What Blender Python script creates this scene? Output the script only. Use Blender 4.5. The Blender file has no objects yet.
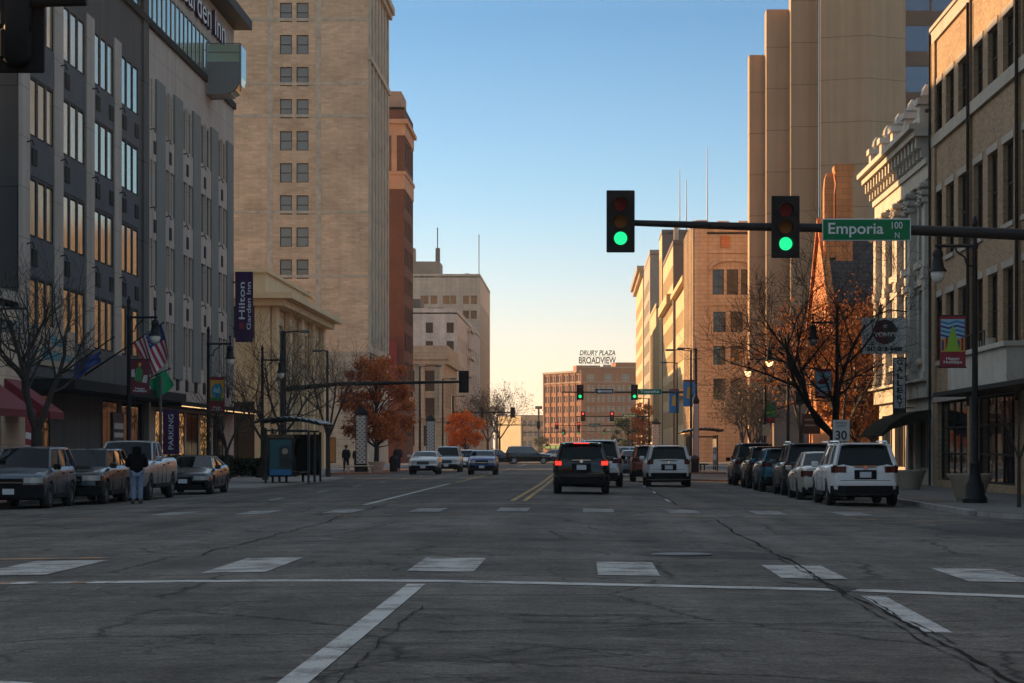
import bpy, bmesh, math, random
from mathutils import Vector, Matrix, Euler
R = math.radians
S = bpy.context.scene
COL = S.collection
random.seed(7)

# ------------------------------------------------------------------ camera, sky, sun, exposure
F = 2200.0; VX = 583.0; VY = 450.0; CH = 1.42
cd = bpy.data.cameras.new('camera'); cam = bpy.data.objects.new('camera', cd); COL.objects.link(cam)
cam.location = (0, 0, CH); cam.rotation_euler = (R(90), 0, 0)
cd.sensor_width = 36.0; cd.lens = F/1024*36.0
cd.shift_x = -(VX-512)/1024.0; cd.shift_y = (VY-341.5)/1024.0
cd.clip_start = 0.1; cd.clip_end = 9000
S.camera = cam
SUN_EL, SUN_AZ = 12.8, -48.0          # azimuth measured clockwise from +Y (down the street)
w = bpy.data.worlds.new('World'); S.world = w; w.use_nodes = True
nt = w.node_tree; bg = nt.nodes['Background']
sky = nt.nodes.new('ShaderNodeTexSky'); sky.sky_type = 'NISHITA'; sky.sun_disc = False
sky.sun_elevation = R(SUN_EL); sky.sun_rotation = R(SUN_AZ)
sky.altitude = 300; sky.air_density = 1.0; sky.dust_density = 0.7; sky.ozone_density = 1.2
# sky tint by height: pale horizon, deep blue above, unseen overhead warmed and brightened as added fill
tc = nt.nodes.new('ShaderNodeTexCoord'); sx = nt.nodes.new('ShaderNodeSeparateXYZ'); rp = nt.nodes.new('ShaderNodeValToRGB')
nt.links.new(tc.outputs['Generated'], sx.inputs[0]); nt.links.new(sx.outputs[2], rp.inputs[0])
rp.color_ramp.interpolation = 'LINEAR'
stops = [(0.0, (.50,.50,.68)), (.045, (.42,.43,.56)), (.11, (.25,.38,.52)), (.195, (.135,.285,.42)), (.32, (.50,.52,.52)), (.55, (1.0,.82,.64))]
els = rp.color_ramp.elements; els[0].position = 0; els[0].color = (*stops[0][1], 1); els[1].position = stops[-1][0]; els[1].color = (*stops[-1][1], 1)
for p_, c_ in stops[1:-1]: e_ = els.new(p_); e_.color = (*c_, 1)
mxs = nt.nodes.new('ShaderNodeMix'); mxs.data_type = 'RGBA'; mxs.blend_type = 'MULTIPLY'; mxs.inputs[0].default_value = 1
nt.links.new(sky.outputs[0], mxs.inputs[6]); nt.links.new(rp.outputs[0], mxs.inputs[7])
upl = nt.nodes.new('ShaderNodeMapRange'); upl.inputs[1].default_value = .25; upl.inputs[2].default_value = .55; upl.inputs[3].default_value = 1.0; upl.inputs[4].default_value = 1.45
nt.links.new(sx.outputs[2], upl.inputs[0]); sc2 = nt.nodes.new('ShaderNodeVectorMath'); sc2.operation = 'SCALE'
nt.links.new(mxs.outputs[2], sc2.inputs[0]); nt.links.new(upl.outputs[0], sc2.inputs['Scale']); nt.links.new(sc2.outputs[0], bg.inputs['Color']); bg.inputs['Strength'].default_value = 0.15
sd = bpy.data.lights.new('sun', 'SUN'); sun = bpy.data.objects.new('sun', sd); COL.objects.link(sun)
sd.energy = 5.0; sd.angle = R(0.5); sd.color = (1.0, 0.60, 0.27)
sv = Vector((math.sin(R(SUN_AZ))*math.cos(R(SUN_EL)), math.cos(R(SUN_AZ))*math.cos(R(SUN_EL)), math.sin(R(SUN_EL))))
sun.rotation_euler = sv.to_track_quat('Z', 'Y').to_euler(); sun.location = (-40, 40, 60)
S.view_settings.view_transform = 'Standard'; S.view_settings.look = 'None'
S.view_settings.exposure = 1.12; S.view_settings.gamma = 1.0
S.cycles.max_bounces = 6; S.cycles.diffuse_bounces = 3; S.cycles.glossy_bounces = 3
S.cycles.transparent_max_bounces = 6; S.cycles.volume_bounces = 0
S.cycles.caustics_reflective = False; S.cycles.caustics_refractive = False
S.render.filter_size = 1.5

# ------------------------------------------------------------------ materials
def newmat(name):
    m = bpy.data.materials.new(name); m.use_nodes = True
    return m, m.node_tree, m.node_tree.nodes['Principled BSDF']
def N(nt, t, **k):
    n = nt.nodes.new(t)
    for a, b in k.items(): setattr(n, a, b)
    return n
def plain(name, col, rough=0.6, metal=0.0, emit=None, es=1.0, coat=0.0, var=0.0, scale=3.0, spec=None):
    m, nt, p = newmat(name)
    p.inputs['Base Color'].default_value = (*col, 1); p.inputs['Roughness'].default_value = rough
    p.inputs['Metallic'].default_value = metal; p.inputs['Coat Weight'].default_value = coat
    p.inputs['Coat Roughness'].default_value = 0.05
    if spec is not None: p.inputs['Specular IOR Level'].default_value = spec
    if emit: p.inputs['Emission Color'].default_value = (*emit, 1); p.inputs['Emission Strength'].default_value = es
    if var > 0:
        g = N(nt, 'ShaderNodeNewGeometry'); n = N(nt, 'ShaderNodeTexNoise'); n.inputs['Scale'].default_value = scale
        n.inputs['Detail'].default_value = 6; n.inputs['Roughness'].default_value = 0.65
        r = N(nt, 'ShaderNodeMapRange'); r.inputs['From Min'].default_value = 0.3; r.inputs['From Max'].default_value = 0.7
        r.inputs['To Min'].default_value = 1-var; r.inputs['To Max'].default_value = 1+var
        mx = N(nt, 'ShaderNodeMix', data_type='RGBA', blend_type='MULTIPLY'); mx.inputs[0].default_value = 1
        mx.inputs[6].default_value = (*col, 1)
        nt.links.new(g.outputs['Position'], n.inputs['Vector']); nt.links.new(n.outputs['Fac'], r.inputs['Value'])
        nt.links.new(r.outputs[0], mx.inputs[7]); nt.links.new(mx.outputs[2], p.inputs['Base Color'])
    return m
def masonry(name, c1, c2, mortar, bw=0.4, bh=0.13, msize=0.012, var=0.25, vscale=0.25, rough=0.85, bump=0.25, streak=0.15, hs=1.0):
    """brick / block wall: two coordinates from the face's own direction, blotchy wear, faint vertical streaks"""
    m, nt, p = newmat(name); L = nt.links.new
    g = N(nt, 'ShaderNodeNewGeometry'); s = N(nt, 'ShaderNodeSeparateXYZ'); L(g.outputs['Position'], s.inputs[0])
    sn = N(nt, 'ShaderNodeSeparateXYZ'); L(g.outputs['True Normal'], sn.inputs[0])
    ab = N(nt, 'ShaderNodeMath', operation='ABSOLUTE'); L(sn.outputs[0], ab.inputs[0])
    gt = N(nt, 'ShaderNodeMath', operation='GREATER_THAN'); L(ab.outputs[0], gt.inputs[0]); gt.inputs[1].default_value = 0.6
    mu = N(nt, 'ShaderNodeMix', data_type='FLOAT'); L(gt.outputs[0], mu.inputs[0]); L(s.outputs[0], mu.inputs[2]); L(s.outputs[1], mu.inputs[3])
    cv = N(nt, 'ShaderNodeCombineXYZ'); L(mu.outputs[0], cv.inputs[0]); L(s.outputs[2], cv.inputs[1])
    br = N(nt, 'ShaderNodeTexBrick'); L(cv.outputs[0], br.inputs['Vector'])
    br.inputs['Color1'].default_value = (*c1, 1); br.inputs['Color2'].default_value = (*c2, 1); br.inputs['Mortar'].default_value = (*mortar, 1)
    br.inputs['Scale'].default_value = 1; br.inputs['Brick Width'].default_value = bw; br.inputs['Row Height'].default_value = bh
    br.inputs['Mortar Size'].default_value = msize; br.inputs['Mortar Smooth'].default_value = 0.1; br.inputs['Bias'].default_value = 0
    hm_ = N(nt, 'ShaderNodeMapping'); hm_.inputs['Scale'].default_value = (1, 1, hs); L(g.outputs['Position'], hm_.inputs[0])
    n = N(nt, 'ShaderNodeTexNoise'); L(hm_.outputs[0], n.inputs['Vector']); n.inputs['Scale'].default_value = vscale
    n.inputs['Detail'].default_value = 8; n.inputs['Roughness'].default_value = 0.7
    mr = N(nt, 'ShaderNodeMapRange'); mr.inputs[1].default_value = 0.3; mr.inputs[2].default_value = 0.7
    mr.inputs[3].default_value = 1-var; mr.inputs[4].default_value = 1+var*0.7; L(n.outputs['Fac'], mr.inputs[0])
    sc = N(nt, 'ShaderNodeMapping'); sc.inputs['Scale'].default_value = (1.6, 1.6, 0.05); L(g.outputs['Position'], sc.inputs[0])
    n2 = N(nt, 'ShaderNodeTexNoise'); L(sc.outputs[0], n2.inputs['Vector']); n2.inputs['Scale'].default_value = 1.0; n2.inputs['Detail'].default_value = 5
    mr2 = N(nt, 'ShaderNodeMapRange'); mr2.inputs[1].default_value = 0.35; mr2.inputs[2].default_value = 0.7
    mr2.inputs[3].default_value = 1+streak*0.4; mr2.inputs[4].default_value = 1-streak; L(n2.outputs['Fac'], mr2.inputs[0])
    pr = N(nt, 'ShaderNodeMath', operation='MULTIPLY'); L(mr.outputs[0], pr.inputs[0]); L(mr2.outputs[0], pr.inputs[1])
    mx = N(nt, 'ShaderNodeMix', data_type='RGBA', blend_type='MULTIPLY'); mx.inputs[0].default_value = 1
    L(br.outputs['Color'], mx.inputs[6]); L(pr.outputs[0], mx.inputs[7]); L(mx.outputs[2], p.inputs['Base Color'])
    p.inputs['Roughness'].default_value = rough; p.inputs['Specular IOR Level'].default_value = 0.25
    bp = N(nt, 'ShaderNodeBump'); bp.inputs['Strength'].default_value = bump; bp.inputs['Distance'].default_value = 0.02
    L(br.outputs['Fac'], bp.inputs['Height']); bp.invert = True; L(bp.outputs[0], p.inputs['Normal'])
    return m
def asphalt(name, base, cracks=True):
    m, nt, p = newmat(name); L = nt.links.new
    g = N(nt, 'ShaderNodeNewGeometry')
    def noise(scale, det=6, rough=.6, vec=None):
        n = N(nt, 'ShaderNodeTexNoise'); n.inputs['Scale'].default_value = scale; n.inputs['Detail'].default_value = det
        n.inputs['Roughness'].default_value = rough; L(vec or g.outputs['Position'], n.inputs['Vector']); return n
    def rng(n, a, b, c, d):
        r = N(nt, 'ShaderNodeMapRange'); r.inputs[1].default_value = a; r.inputs[2].default_value = b; r.inputs[3].default_value = c; r.inputs[4].default_value = d
        L(n, r.inputs[0]); return r.outputs[0]
    def mul(a, b):
        r = N(nt, 'ShaderNodeMath', operation='MULTIPLY'); L(a, r.inputs[0]); L(b, r.inputs[1]); return r.outputs[0]
    fine = noise(30, 4, .9); grit = noise(7, 6, .85); mid = noise(1.3, 8, .75); big = noise(.16, 5, .6)
    mp = N(nt, 'ShaderNodeMapping'); mp.inputs['Scale'].default_value = (1.1, .035, 1); L(g.outputs['Position'], mp.inputs[0])
    lane = noise(1.0, 4, .5, mp.outputs[0])
    mp2 = N(nt, 'ShaderNodeMapping'); mp2.inputs['Scale'].default_value = (.25, 3.2, 1); L(g.outputs['Position'], mp2.inputs[0])
    tran = noise(1.0, 6, .7, mp2.outputs[0])
    v = mul(mul(rng(fine.outputs['Fac'], .35, .65, .55, 1.5), rng(mid.outputs['Fac'], .3, .7, .72, 1.28)),
            mul(rng(big.outputs['Fac'], .35, .65, .72, 1.22), rng(lane.outputs['Fac'], .3, .7, .78, 1.2)))
    v = mul(v, mul(rng(grit.outputs['Fac'], .3, .7, .62, 1.4), rng(tran.outputs['Fac'], .3, .7, .84, 1.16)))
    if cracks:
        wv = N(nt, 'ShaderNodeMix', data_type='VECTOR'); wv.inputs[0].default_value = .35
        nz = noise(1.1, 7, .75); L(g.outputs['Position'], wv.inputs[4]); L(nz.outputs['Color'], wv.inputs[5])
        for sc_, wd_, dark_, ms_, lo_, hi_, inv_ in ((.42, .013, .30, .35, .40, .46, 1), (1.7, .030, .42, .25, .50, .56, 0), (4.2, .06, .5, .5, .57, .62, 0)):
            vo = N(nt, 'ShaderNodeTexVoronoi', feature='DISTANCE_TO_EDGE'); vo.inputs['Scale'].default_value = sc_; L(wv.outputs[1], vo.inputs['Vector'])
            ck = rng(vo.outputs['Distance'], 0, wd_, 0.0, 1.0)
            pm = noise(ms_, 4, .65); mask = rng(pm.outputs['Fac'], lo_, hi_, 1.0, 0.0)
            mm_ = N(nt, 'ShaderNodeMath', operation='MAXIMUM'); L(ck, mm_.inputs[0]); L(mask, mm_.inputs[1])
            v = mul(v, rng(mm_.outputs[0], 0, 1, dark_, 1.0))
        st = noise(.45, 3, .5); v = mul(v, rng(st.outputs['Fac'], .60, .68, 1.0, .68))
    mx = N(nt, 'ShaderNodeMix', data_type='RGBA', blend_type='MULTIPLY'); mx.inputs[0].default_value = 1
    mx.inputs[6].default_value = (*base, 1); L(v, mx.inputs[7]); L(mx.outputs[2], p.inputs['Base Color'])
    p.inputs['Roughness'].default_value = .9; p.inputs['Specular IOR Level'].default_value = .08
    bp = N(nt, 'ShaderNodeBump'); bp.inputs['Strength'].default_value = .25; bp.inputs['Distance'].default_value = .01
    L(v, bp.inputs['Height']); L(bp.outputs[0], p.inputs['Normal'])
    return m
def worn_paint(name, col, under, wear=.5, sc=7):
    m, nt, p = newmat(name); L = nt.links.new
    g = N(nt, 'ShaderNodeNewGeometry'); n = N(nt, 'ShaderNodeTexNoise'); n.inputs['Scale'].default_value = sc; n.inputs['Detail'].default_value = 9
    n.inputs['Roughness'].default_value = .8; L(g.outputs['Position'], n.inputs['Vector'])
    n2 = N(nt, 'ShaderNodeTexNoise'); n2.inputs['Scale'].default_value = 2.2; n2.inputs['Detail'].default_value = 5; L(g.outputs['Position'], n2.inputs['Vector'])
    av = N(nt, 'ShaderNodeMath', operation='MULTIPLY_ADD'); L(n2.outputs['Fac'], av.inputs[0]); av.inputs[1].default_value = .9; av.inputs[2].default_value = -.45
    ad = N(nt, 'ShaderNodeMath', operation='ADD'); L(n.outputs['Fac'], ad.inputs[0]); L(av.outputs[0], ad.inputs[1])
    r = N(nt, 'ShaderNodeMapRange'); r.inputs[1].default_value = wear-.13; r.inputs[2].default_value = wear+.10; L(ad.outputs[0], r.inputs[0])
    mx = N(nt, 'ShaderNodeMix', data_type='RGBA'); mx.inputs[6].default_value = (*col, 1); mx.inputs[7].default_value = (*under, 1)
    L(r.outputs[0], mx.inputs[0]); L(mx.outputs[2], p.inputs['Base Color']); p.inputs['Roughness'].default_value = .8
    return m
def glass(name, col=(.02, .025, .03), metal=0.0, ior=1.6, rough=.03, wob=.006):
    m, nt, p = newmat(name); L = nt.links.new
    p.inputs['Base Color'].default_value = (*col, 1); p.inputs['Metallic'].default_value = metal; p.inputs['IOR'].default_value = ior
    p.inputs['Roughness'].default_value = rough
    g = N(nt, 'ShaderNodeNewGeometry'); n = N(nt, 'ShaderNodeTexNoise'); n.inputs['Scale'].default_value = .5; n.inputs['Detail'].default_value = 2
    L(g.outputs['Position'], n.inputs['Vector'])
    bp = N(nt, 'ShaderNodeBump'); bp.inputs['Strength'].default_value = .5; bp.inputs['Distance'].default_value = wob*4; L(n.outputs['Fac'], bp.inputs['Height'])
    L(bp.outputs[0], p.inputs['Normal'])
    return m
def leafmat(name, c1, c2):
    m, nt, p = newmat(name); L = nt.links.new
    g = N(nt, 'ShaderNodeNewGeometry'); n = N(nt, 'ShaderNodeTexNoise'); n.inputs['Scale'].default_value = 2.2; n.inputs['Detail'].default_value = 4
    L(g.outputs['Position'], n.inputs['Vector'])
    ad = N(nt, 'ShaderNodeMath', operation='ADD'); L(n.outputs['Fac'], ad.inputs[0])
    sb = N(nt, 'ShaderNodeMath', operation='MULTIPLY_ADD'); L(g.outputs['Random Per Island'], sb.inputs[0]); sb.inputs[1].default_value = .7; sb.inputs[2].default_value = -.35
    L(sb.outputs[0], ad.inputs[1])
    mx = N(nt, 'ShaderNodeMix', data_type='RGBA'); mx.inputs[6].default_value = (*c1, 1); mx.inputs[7].default_value = (*c2, 1); mx.clamp_factor = True
    L(ad.outputs[0], mx.inputs[0]); L(mx.outputs[2], p.inputs['Base Color'])
    p.inputs['Roughness'].default_value = .6
    tr = N(nt, 'ShaderNodeBsdfTranslucent'); L(mx.outputs[2], tr.inputs[0])
    ms = N(nt, 'ShaderNodeMixShader'); ms.inputs[0].default_value = .45
    L(p.outputs[0], ms.inputs[1]); L(tr.outputs[0], ms.inputs[2]); L(ms.outputs[0], nt.nodes['Material Output'].inputs[0])
    return m

M = {}
M['asphalt'] = asphalt('asphalt', (.122, .108, .094)); M['far_ground'] = plain('far_ground', (.09, .08, .065), .9, var=.3, scale=.02)
M['cross_asphalt'] = asphalt('cross_asphalt', (.085, .078, .070), False)
M['concrete'] = masonry('sidewalk_concrete', (.30, .28, .26), (.26, .245, .23), (.12, .11, .10), 1.5, 1.5, .02, .22, .6)
M['kerb'] = plain('kerb', (.22, .205, .19), .85, var=.25, scale=1.5)
M['brickpave'] = masonry('brick_paving', (.30, .13, .075), (.22, .095, .06), (.12, .09, .07), .2, .1, .008, .25, .5)
M['white_paint'] = worn_paint('white_road_paint', (.44, .42, .39), (.10, .093, .085), .60, 22)
M['old_paint'] = worn_paint('old_road_paint', (.38, .36, .33), (.09, .083, .077), .55, 22)
M['faint_paint'] = worn_paint('faint_road_paint', (.33, .31, .285), (.10, .092, .083), .46, 14); M['yellow_paint'] = worn_paint('yellow_road_paint', (.55, .30, .04), (.08, .07, .055), .53)
M['band_paint'] = worn_paint('brick_band', (.30, .15, .06), (.08, .07, .062), .50, 3)
M['tar'] = plain('tar', (.022, .020, .018), .95, var=.3, scale=4, spec=.05)
M['patch'] = asphalt('patch_asphalt', (.070, .064, .058), False); M['iron'] = plain('cast_iron', (.05, .045, .04), .5, .6)
M['black_metal'] = plain('black_metal', (.008, .009, .010), .6, spec=.25)
M['dark_green_metal'] = plain('dark_green_metal', (.015, .022, .02), .4, .3)
M['globe'] = plain('lamp_globe', (.75, .70, .60), .35)
M['backlit_globe'] = plain('backlit_globe', (.8, .7, .5), .35, emit=(1, .62, .25), es=1.6)  # emission stands in for sunlight shining through the globe from behind
M['signal_case'] = plain('signal_case', (.009, .010, .010), .7, spec=.2)
M['lens_red_off'] = plain('lens_red_off', (.24, .016, .016), .6, spec=.1)
M['lens_amber_off'] = plain('lens_amber_off', (.28, .10, .016), .6, spec=.1)
M['lens_green_off'] = plain('lens_green_off', (.01, .05, .03), .25)
M['lens_green'] = plain('lens_green', (.02, .5, .2), .3, emit=(.005, .50, .15), es=1.0)
M['lens_red'] = plain('lens_red', (.5, .03, .03), .3, emit=(1.0, .04, .03), es=1.2)
M['sign_green'] = plain('sign_green', (.002, .15, .055), .75, spec=.15)
M['sign_white'] = plain('sign_white', (.60, .60, .57), .4)
M['sign_black'] = plain('sign_black', (.015, .015, .015), .5)
M['sign_brown'] = plain('sign_brown', (.09, .035, .02), .5)
M['glass_dark'] = glass('glass_dark'); M['glass_black'] = glass('glass_black', (.010, .010, .011), 0, 1.22, .12); M['glass_store'] = glass('glass_store', (.012, .012, .013), 0, 1.5)
M['glass_hotel'] = glass('glass_hotel', (.56, .60, .44), .8, 1.5, .12, .003)
M['glass_tower'] = glass('glass_tower', (.16, .17, .19), .7, 1.6, .08)
M['glass_pale'] = glass('glass_pale', (.20, .20, .17), 0, 1.5, .12)
M['glass_warm'] = glass('glass_warm', (.02, .015, .012), 0, 1.4)
_nt = M['glass_warm'].node_tree; _p = _nt.nodes['Principled BSDF']; _g = N(_nt, 'ShaderNodeNewGeometry'); _mp = N(_nt, 'ShaderNodeMapping'); _mp.inputs['Scale'].default_value = (1, 1.6, 2.2)
_v = N(_nt, 'ShaderNodeTexNoise'); _v.inputs['Scale'].default_value = 2.4; _v.inputs['Detail'].default_value = 5; _r = N(_nt, 'ShaderNodeMapRange'); _r.inputs[1].default_value = .52; _r.inputs[2].default_value = .70; _r.inputs[3].default_value = .01; _r.inputs[4].default_value = .42
_nt.links.new(_g.outputs['Position'], _mp.inputs[0]); _nt.links.new(_mp.outputs[0], _v.inputs['Vector']); _nt.links.new(_v.outputs['Fac'], _r.inputs[0]); _nt.links.new(_r.outputs[0], _p.inputs['Emission Strength']); _p.inputs['Emission Color'].default_value = (1, .50, .16, 1)
M['car_glass'] = glass('car_glass', (.006, .009, .010), 0, 1.3, .02, 0.0)
M['frame_dark'] = plain('frame_dark', (.016, .016, .016), .8, spec=.15); M['frame_white'] = plain('frame_white', (.55, .52, .46), .6)
M['frame_tan'] = plain('frame_tan', (.35, .27, .19), .6); M['frame_grey'] = plain('frame_grey', (.07, .075, .075), .5)
M['roofing'] = plain('roofing', (.08, .075, .07), .9, var=.3, scale=.5)
M['hotel_dark'] = masonry('hotel_dark_panel', (.105, .095, .088), (.095, .087, .08), (.03, .03, .03), 1.4, 3.63, .02, .12, .3, .95, .1)
M['hotel_grey'] = plain('hotel_grey_panel', (.105, .103, .105), .9, spec=.15, var=.1, scale=1)
M['hotel_tan'] = masonry('hotel_tan', (.42, .345, .285), (.40, .33, .27), (.20, .17, .15), 2.7, 1.8, .012, .12, .3, .8, .05)
M['hotel_fin'] = plain('hotel_fin', (.19, .187, .165), .9, spec=.15, var=.08, scale=.7)
M['balcony'] = plain('balcony_panel', (.16, .165, .16), .4)
M['beige_brick'] = masonry('beige_brick', (.74, .48, .29), (.60, .365, .215), (.56, .41, .27), .8, .22, .02, .30, .30, streak=.08, hs=1.5)
M['beige_band'] = plain('beige_band', (.50, .39, .28), .9, var=.3, scale=1.2); M['beige_stone'] = plain('beige_stone', (.46, .36, .26), .8, var=.2, scale=.6)
M['red_brick'] = masonry('red_brick', (.125, .050, .036), (.095, .038, .028), (.11, .07, .055), .4, .14, .012, .25, .3)
M['pink_stone'] = plain('pink_stone', (.38, .25, .165), .8, var=.2, scale=.6)
M['cream_lowrise'] = plain('cream_stucco', (.62, .45, .25), .8, var=.12, scale=.5)
M['white_brick'] = masonry('white_painted_brick', (.66, .58, .50), (.60, .52, .45), (.48, .41, .35), .4, .14, .012, .28, .5)
M['cream_stone'] = masonry('cream_stone', (.64, .49, .36), (.60, .46, .33), (.42, .32, .24), 1.6, .8, .015, .18, .3)
M['classic_stone'] = masonry('classic_stone', (.50, .39, .27), (.46, .36, .25), (.28, .21, .15), 1.2, .6, .02, .2, .4)
M['brown_brick'] = masonry('brown_brick', (.40, .26, .145), (.26, .165, .095), (.36, .26, .17), .30, .11, .012, .2, .3, streak=.1)
M['stone_band'] = plain('stone_band', (.36, .31, .25), .8, var=.2, scale=1.2)
M['white_stone'] = plain('white_terracotta', (.46, .41, .34), .8, var=.18, scale=1.5)
M['concrete_tower'] = masonry('concrete_tower', (.44, .28, .165), (.42, .265, .155), (.24, .155, .095), 400.0, 4.6, .05, .12, .12, streak=.12)
M['gothic'] = masonry('gothic_stone', (.68, .52, .35), (.62, .46, .30), (.30, .19, .10), 1.1, .5, .015, .2, .3)
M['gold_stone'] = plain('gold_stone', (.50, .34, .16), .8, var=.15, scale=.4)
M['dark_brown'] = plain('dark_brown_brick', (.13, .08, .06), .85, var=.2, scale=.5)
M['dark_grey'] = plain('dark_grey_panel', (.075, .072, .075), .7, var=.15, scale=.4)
M['grey_tan'] = plain('grey_tan_panel', (.26, .21, .165), .8, var=.2, scale=.3)
M['church_brick'] = masonry('orange_sandstone', (.62, .22, .07), (.54, .185, .06), (.28, .14, .08), .8, .35, .015, .2, .5)
M['slate'] = masonry('slate_roof', (.05, .048, .052), (.035, .034, .038), (.015, .015, .015), .4, .3, .02, .2, .5)
M['hotel_brick_far'] = masonry('broadview_brick', (.40, .135, .06), (.34, .115, .055), (.26, .12, .07), .8, .3, .02, .15, .2)
M['awning_maroon'] = plain('awning_maroon', (.16, .010, .018), .8); M['awning_dark'] = plain('awning_dark', (.020, .019, .013), .95, spec=.05)
M['awning_green'] = plain('awning_green', (.10, .28, .04), .8)
M['bark'] = plain('bark', (.035, .026, .02), .9, var=.3, scale=9); M['bark_dark'] = plain('bark_dark', (.016, .012, .010), .95, spec=.1); M['bark_far'] = plain('bark_far', (.06, .04, .03), .9)
M['leaf_rust'] = leafmat('leaf_rust', (.27, .055, .015), (.74, .25, .055)); M['leaf_orange'] = leafmat('leaf_orange', (.50, .11, .01), (.80, .24, .02))
M['leaf_brown'] = leafmat('leaf_brown', (.14, .045, .014), (.36, .125, .03)); M['leaf_green'] = leafmat('leaf_green', (.015, .03, .01), (.05, .075, .02))
M['leaf_dull'] = leafmat('leaf_dull', (.06, .045, .03), (.12, .085, .045))
M['side_glass'] = glass('car_side_glass', (.010, .013, .014), 0, 1.9, .02, 0.0); M['tyre'] = plain('tyre', (.012, .012, .012), .85); M['rim'] = plain('rim', (.30, .30, .31), .3, .9)
M['car_black_trim'] = plain('car_black_trim', (.008, .008, .009), .8, spec=.15); M['chrome'] = plain('chrome', (.55, .55, .56), .12, 1.0)
M['headlight'] = plain('headlight', (.45, .45, .44), .12, .2, coat=1); M['taillight'] = plain('taillight', (.07, .004, .004), .2)
M['brake_on'] = plain('brake_light_on', (.4, .01, .01), .3, emit=(1, .04, .025), es=.75)
M['plate'] = plain('licence_plate', (.50, .52, .55), .4)
M['planter'] = plain('planter_concrete', (.45, .37, .28), .8, var=.15, scale=3)
M['hedge'] = leafmat('hedge', (.008, .015, .006), (.025, .04, .012))
M['purple'] = plain('hotel_sign_purple', (.05, .022, .07), .8, spec=.1)
M['poster'] = plain('poster_teal', (.010, .035, .042), .6, emit=(.05, .35, .42), es=.01)
M['pattern_white'] = plain('pattern_white', (.42, .41, .38), .6)
for k, c in dict(flag_red=(.42, .02, .03), flag_white=(.6, .57, .55), flag_blue=(.02, .03, .13), flag_green=(.0, .25, .09), banner_red=(.22, .010, .022),
                 banner_maroon=(.11, .012, .02), banner_blue=(.03, .16, .34), banner_sky=(.25, .42, .50), banner_lime=(.22, .42, .03), banner_gold=(.55, .27, .03),
                 banner_teal=(.02, .20, .26), banner_green=(.03, .18, .05), banner_navy=(.02, .04, .16)).items():
    M[k] = plain(k, c, .75)
def paint(name, c, metal=.3, rough=.32): return plain('car_paint_'+name, c, rough, metal, coat=.55, spec=.3)

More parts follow.
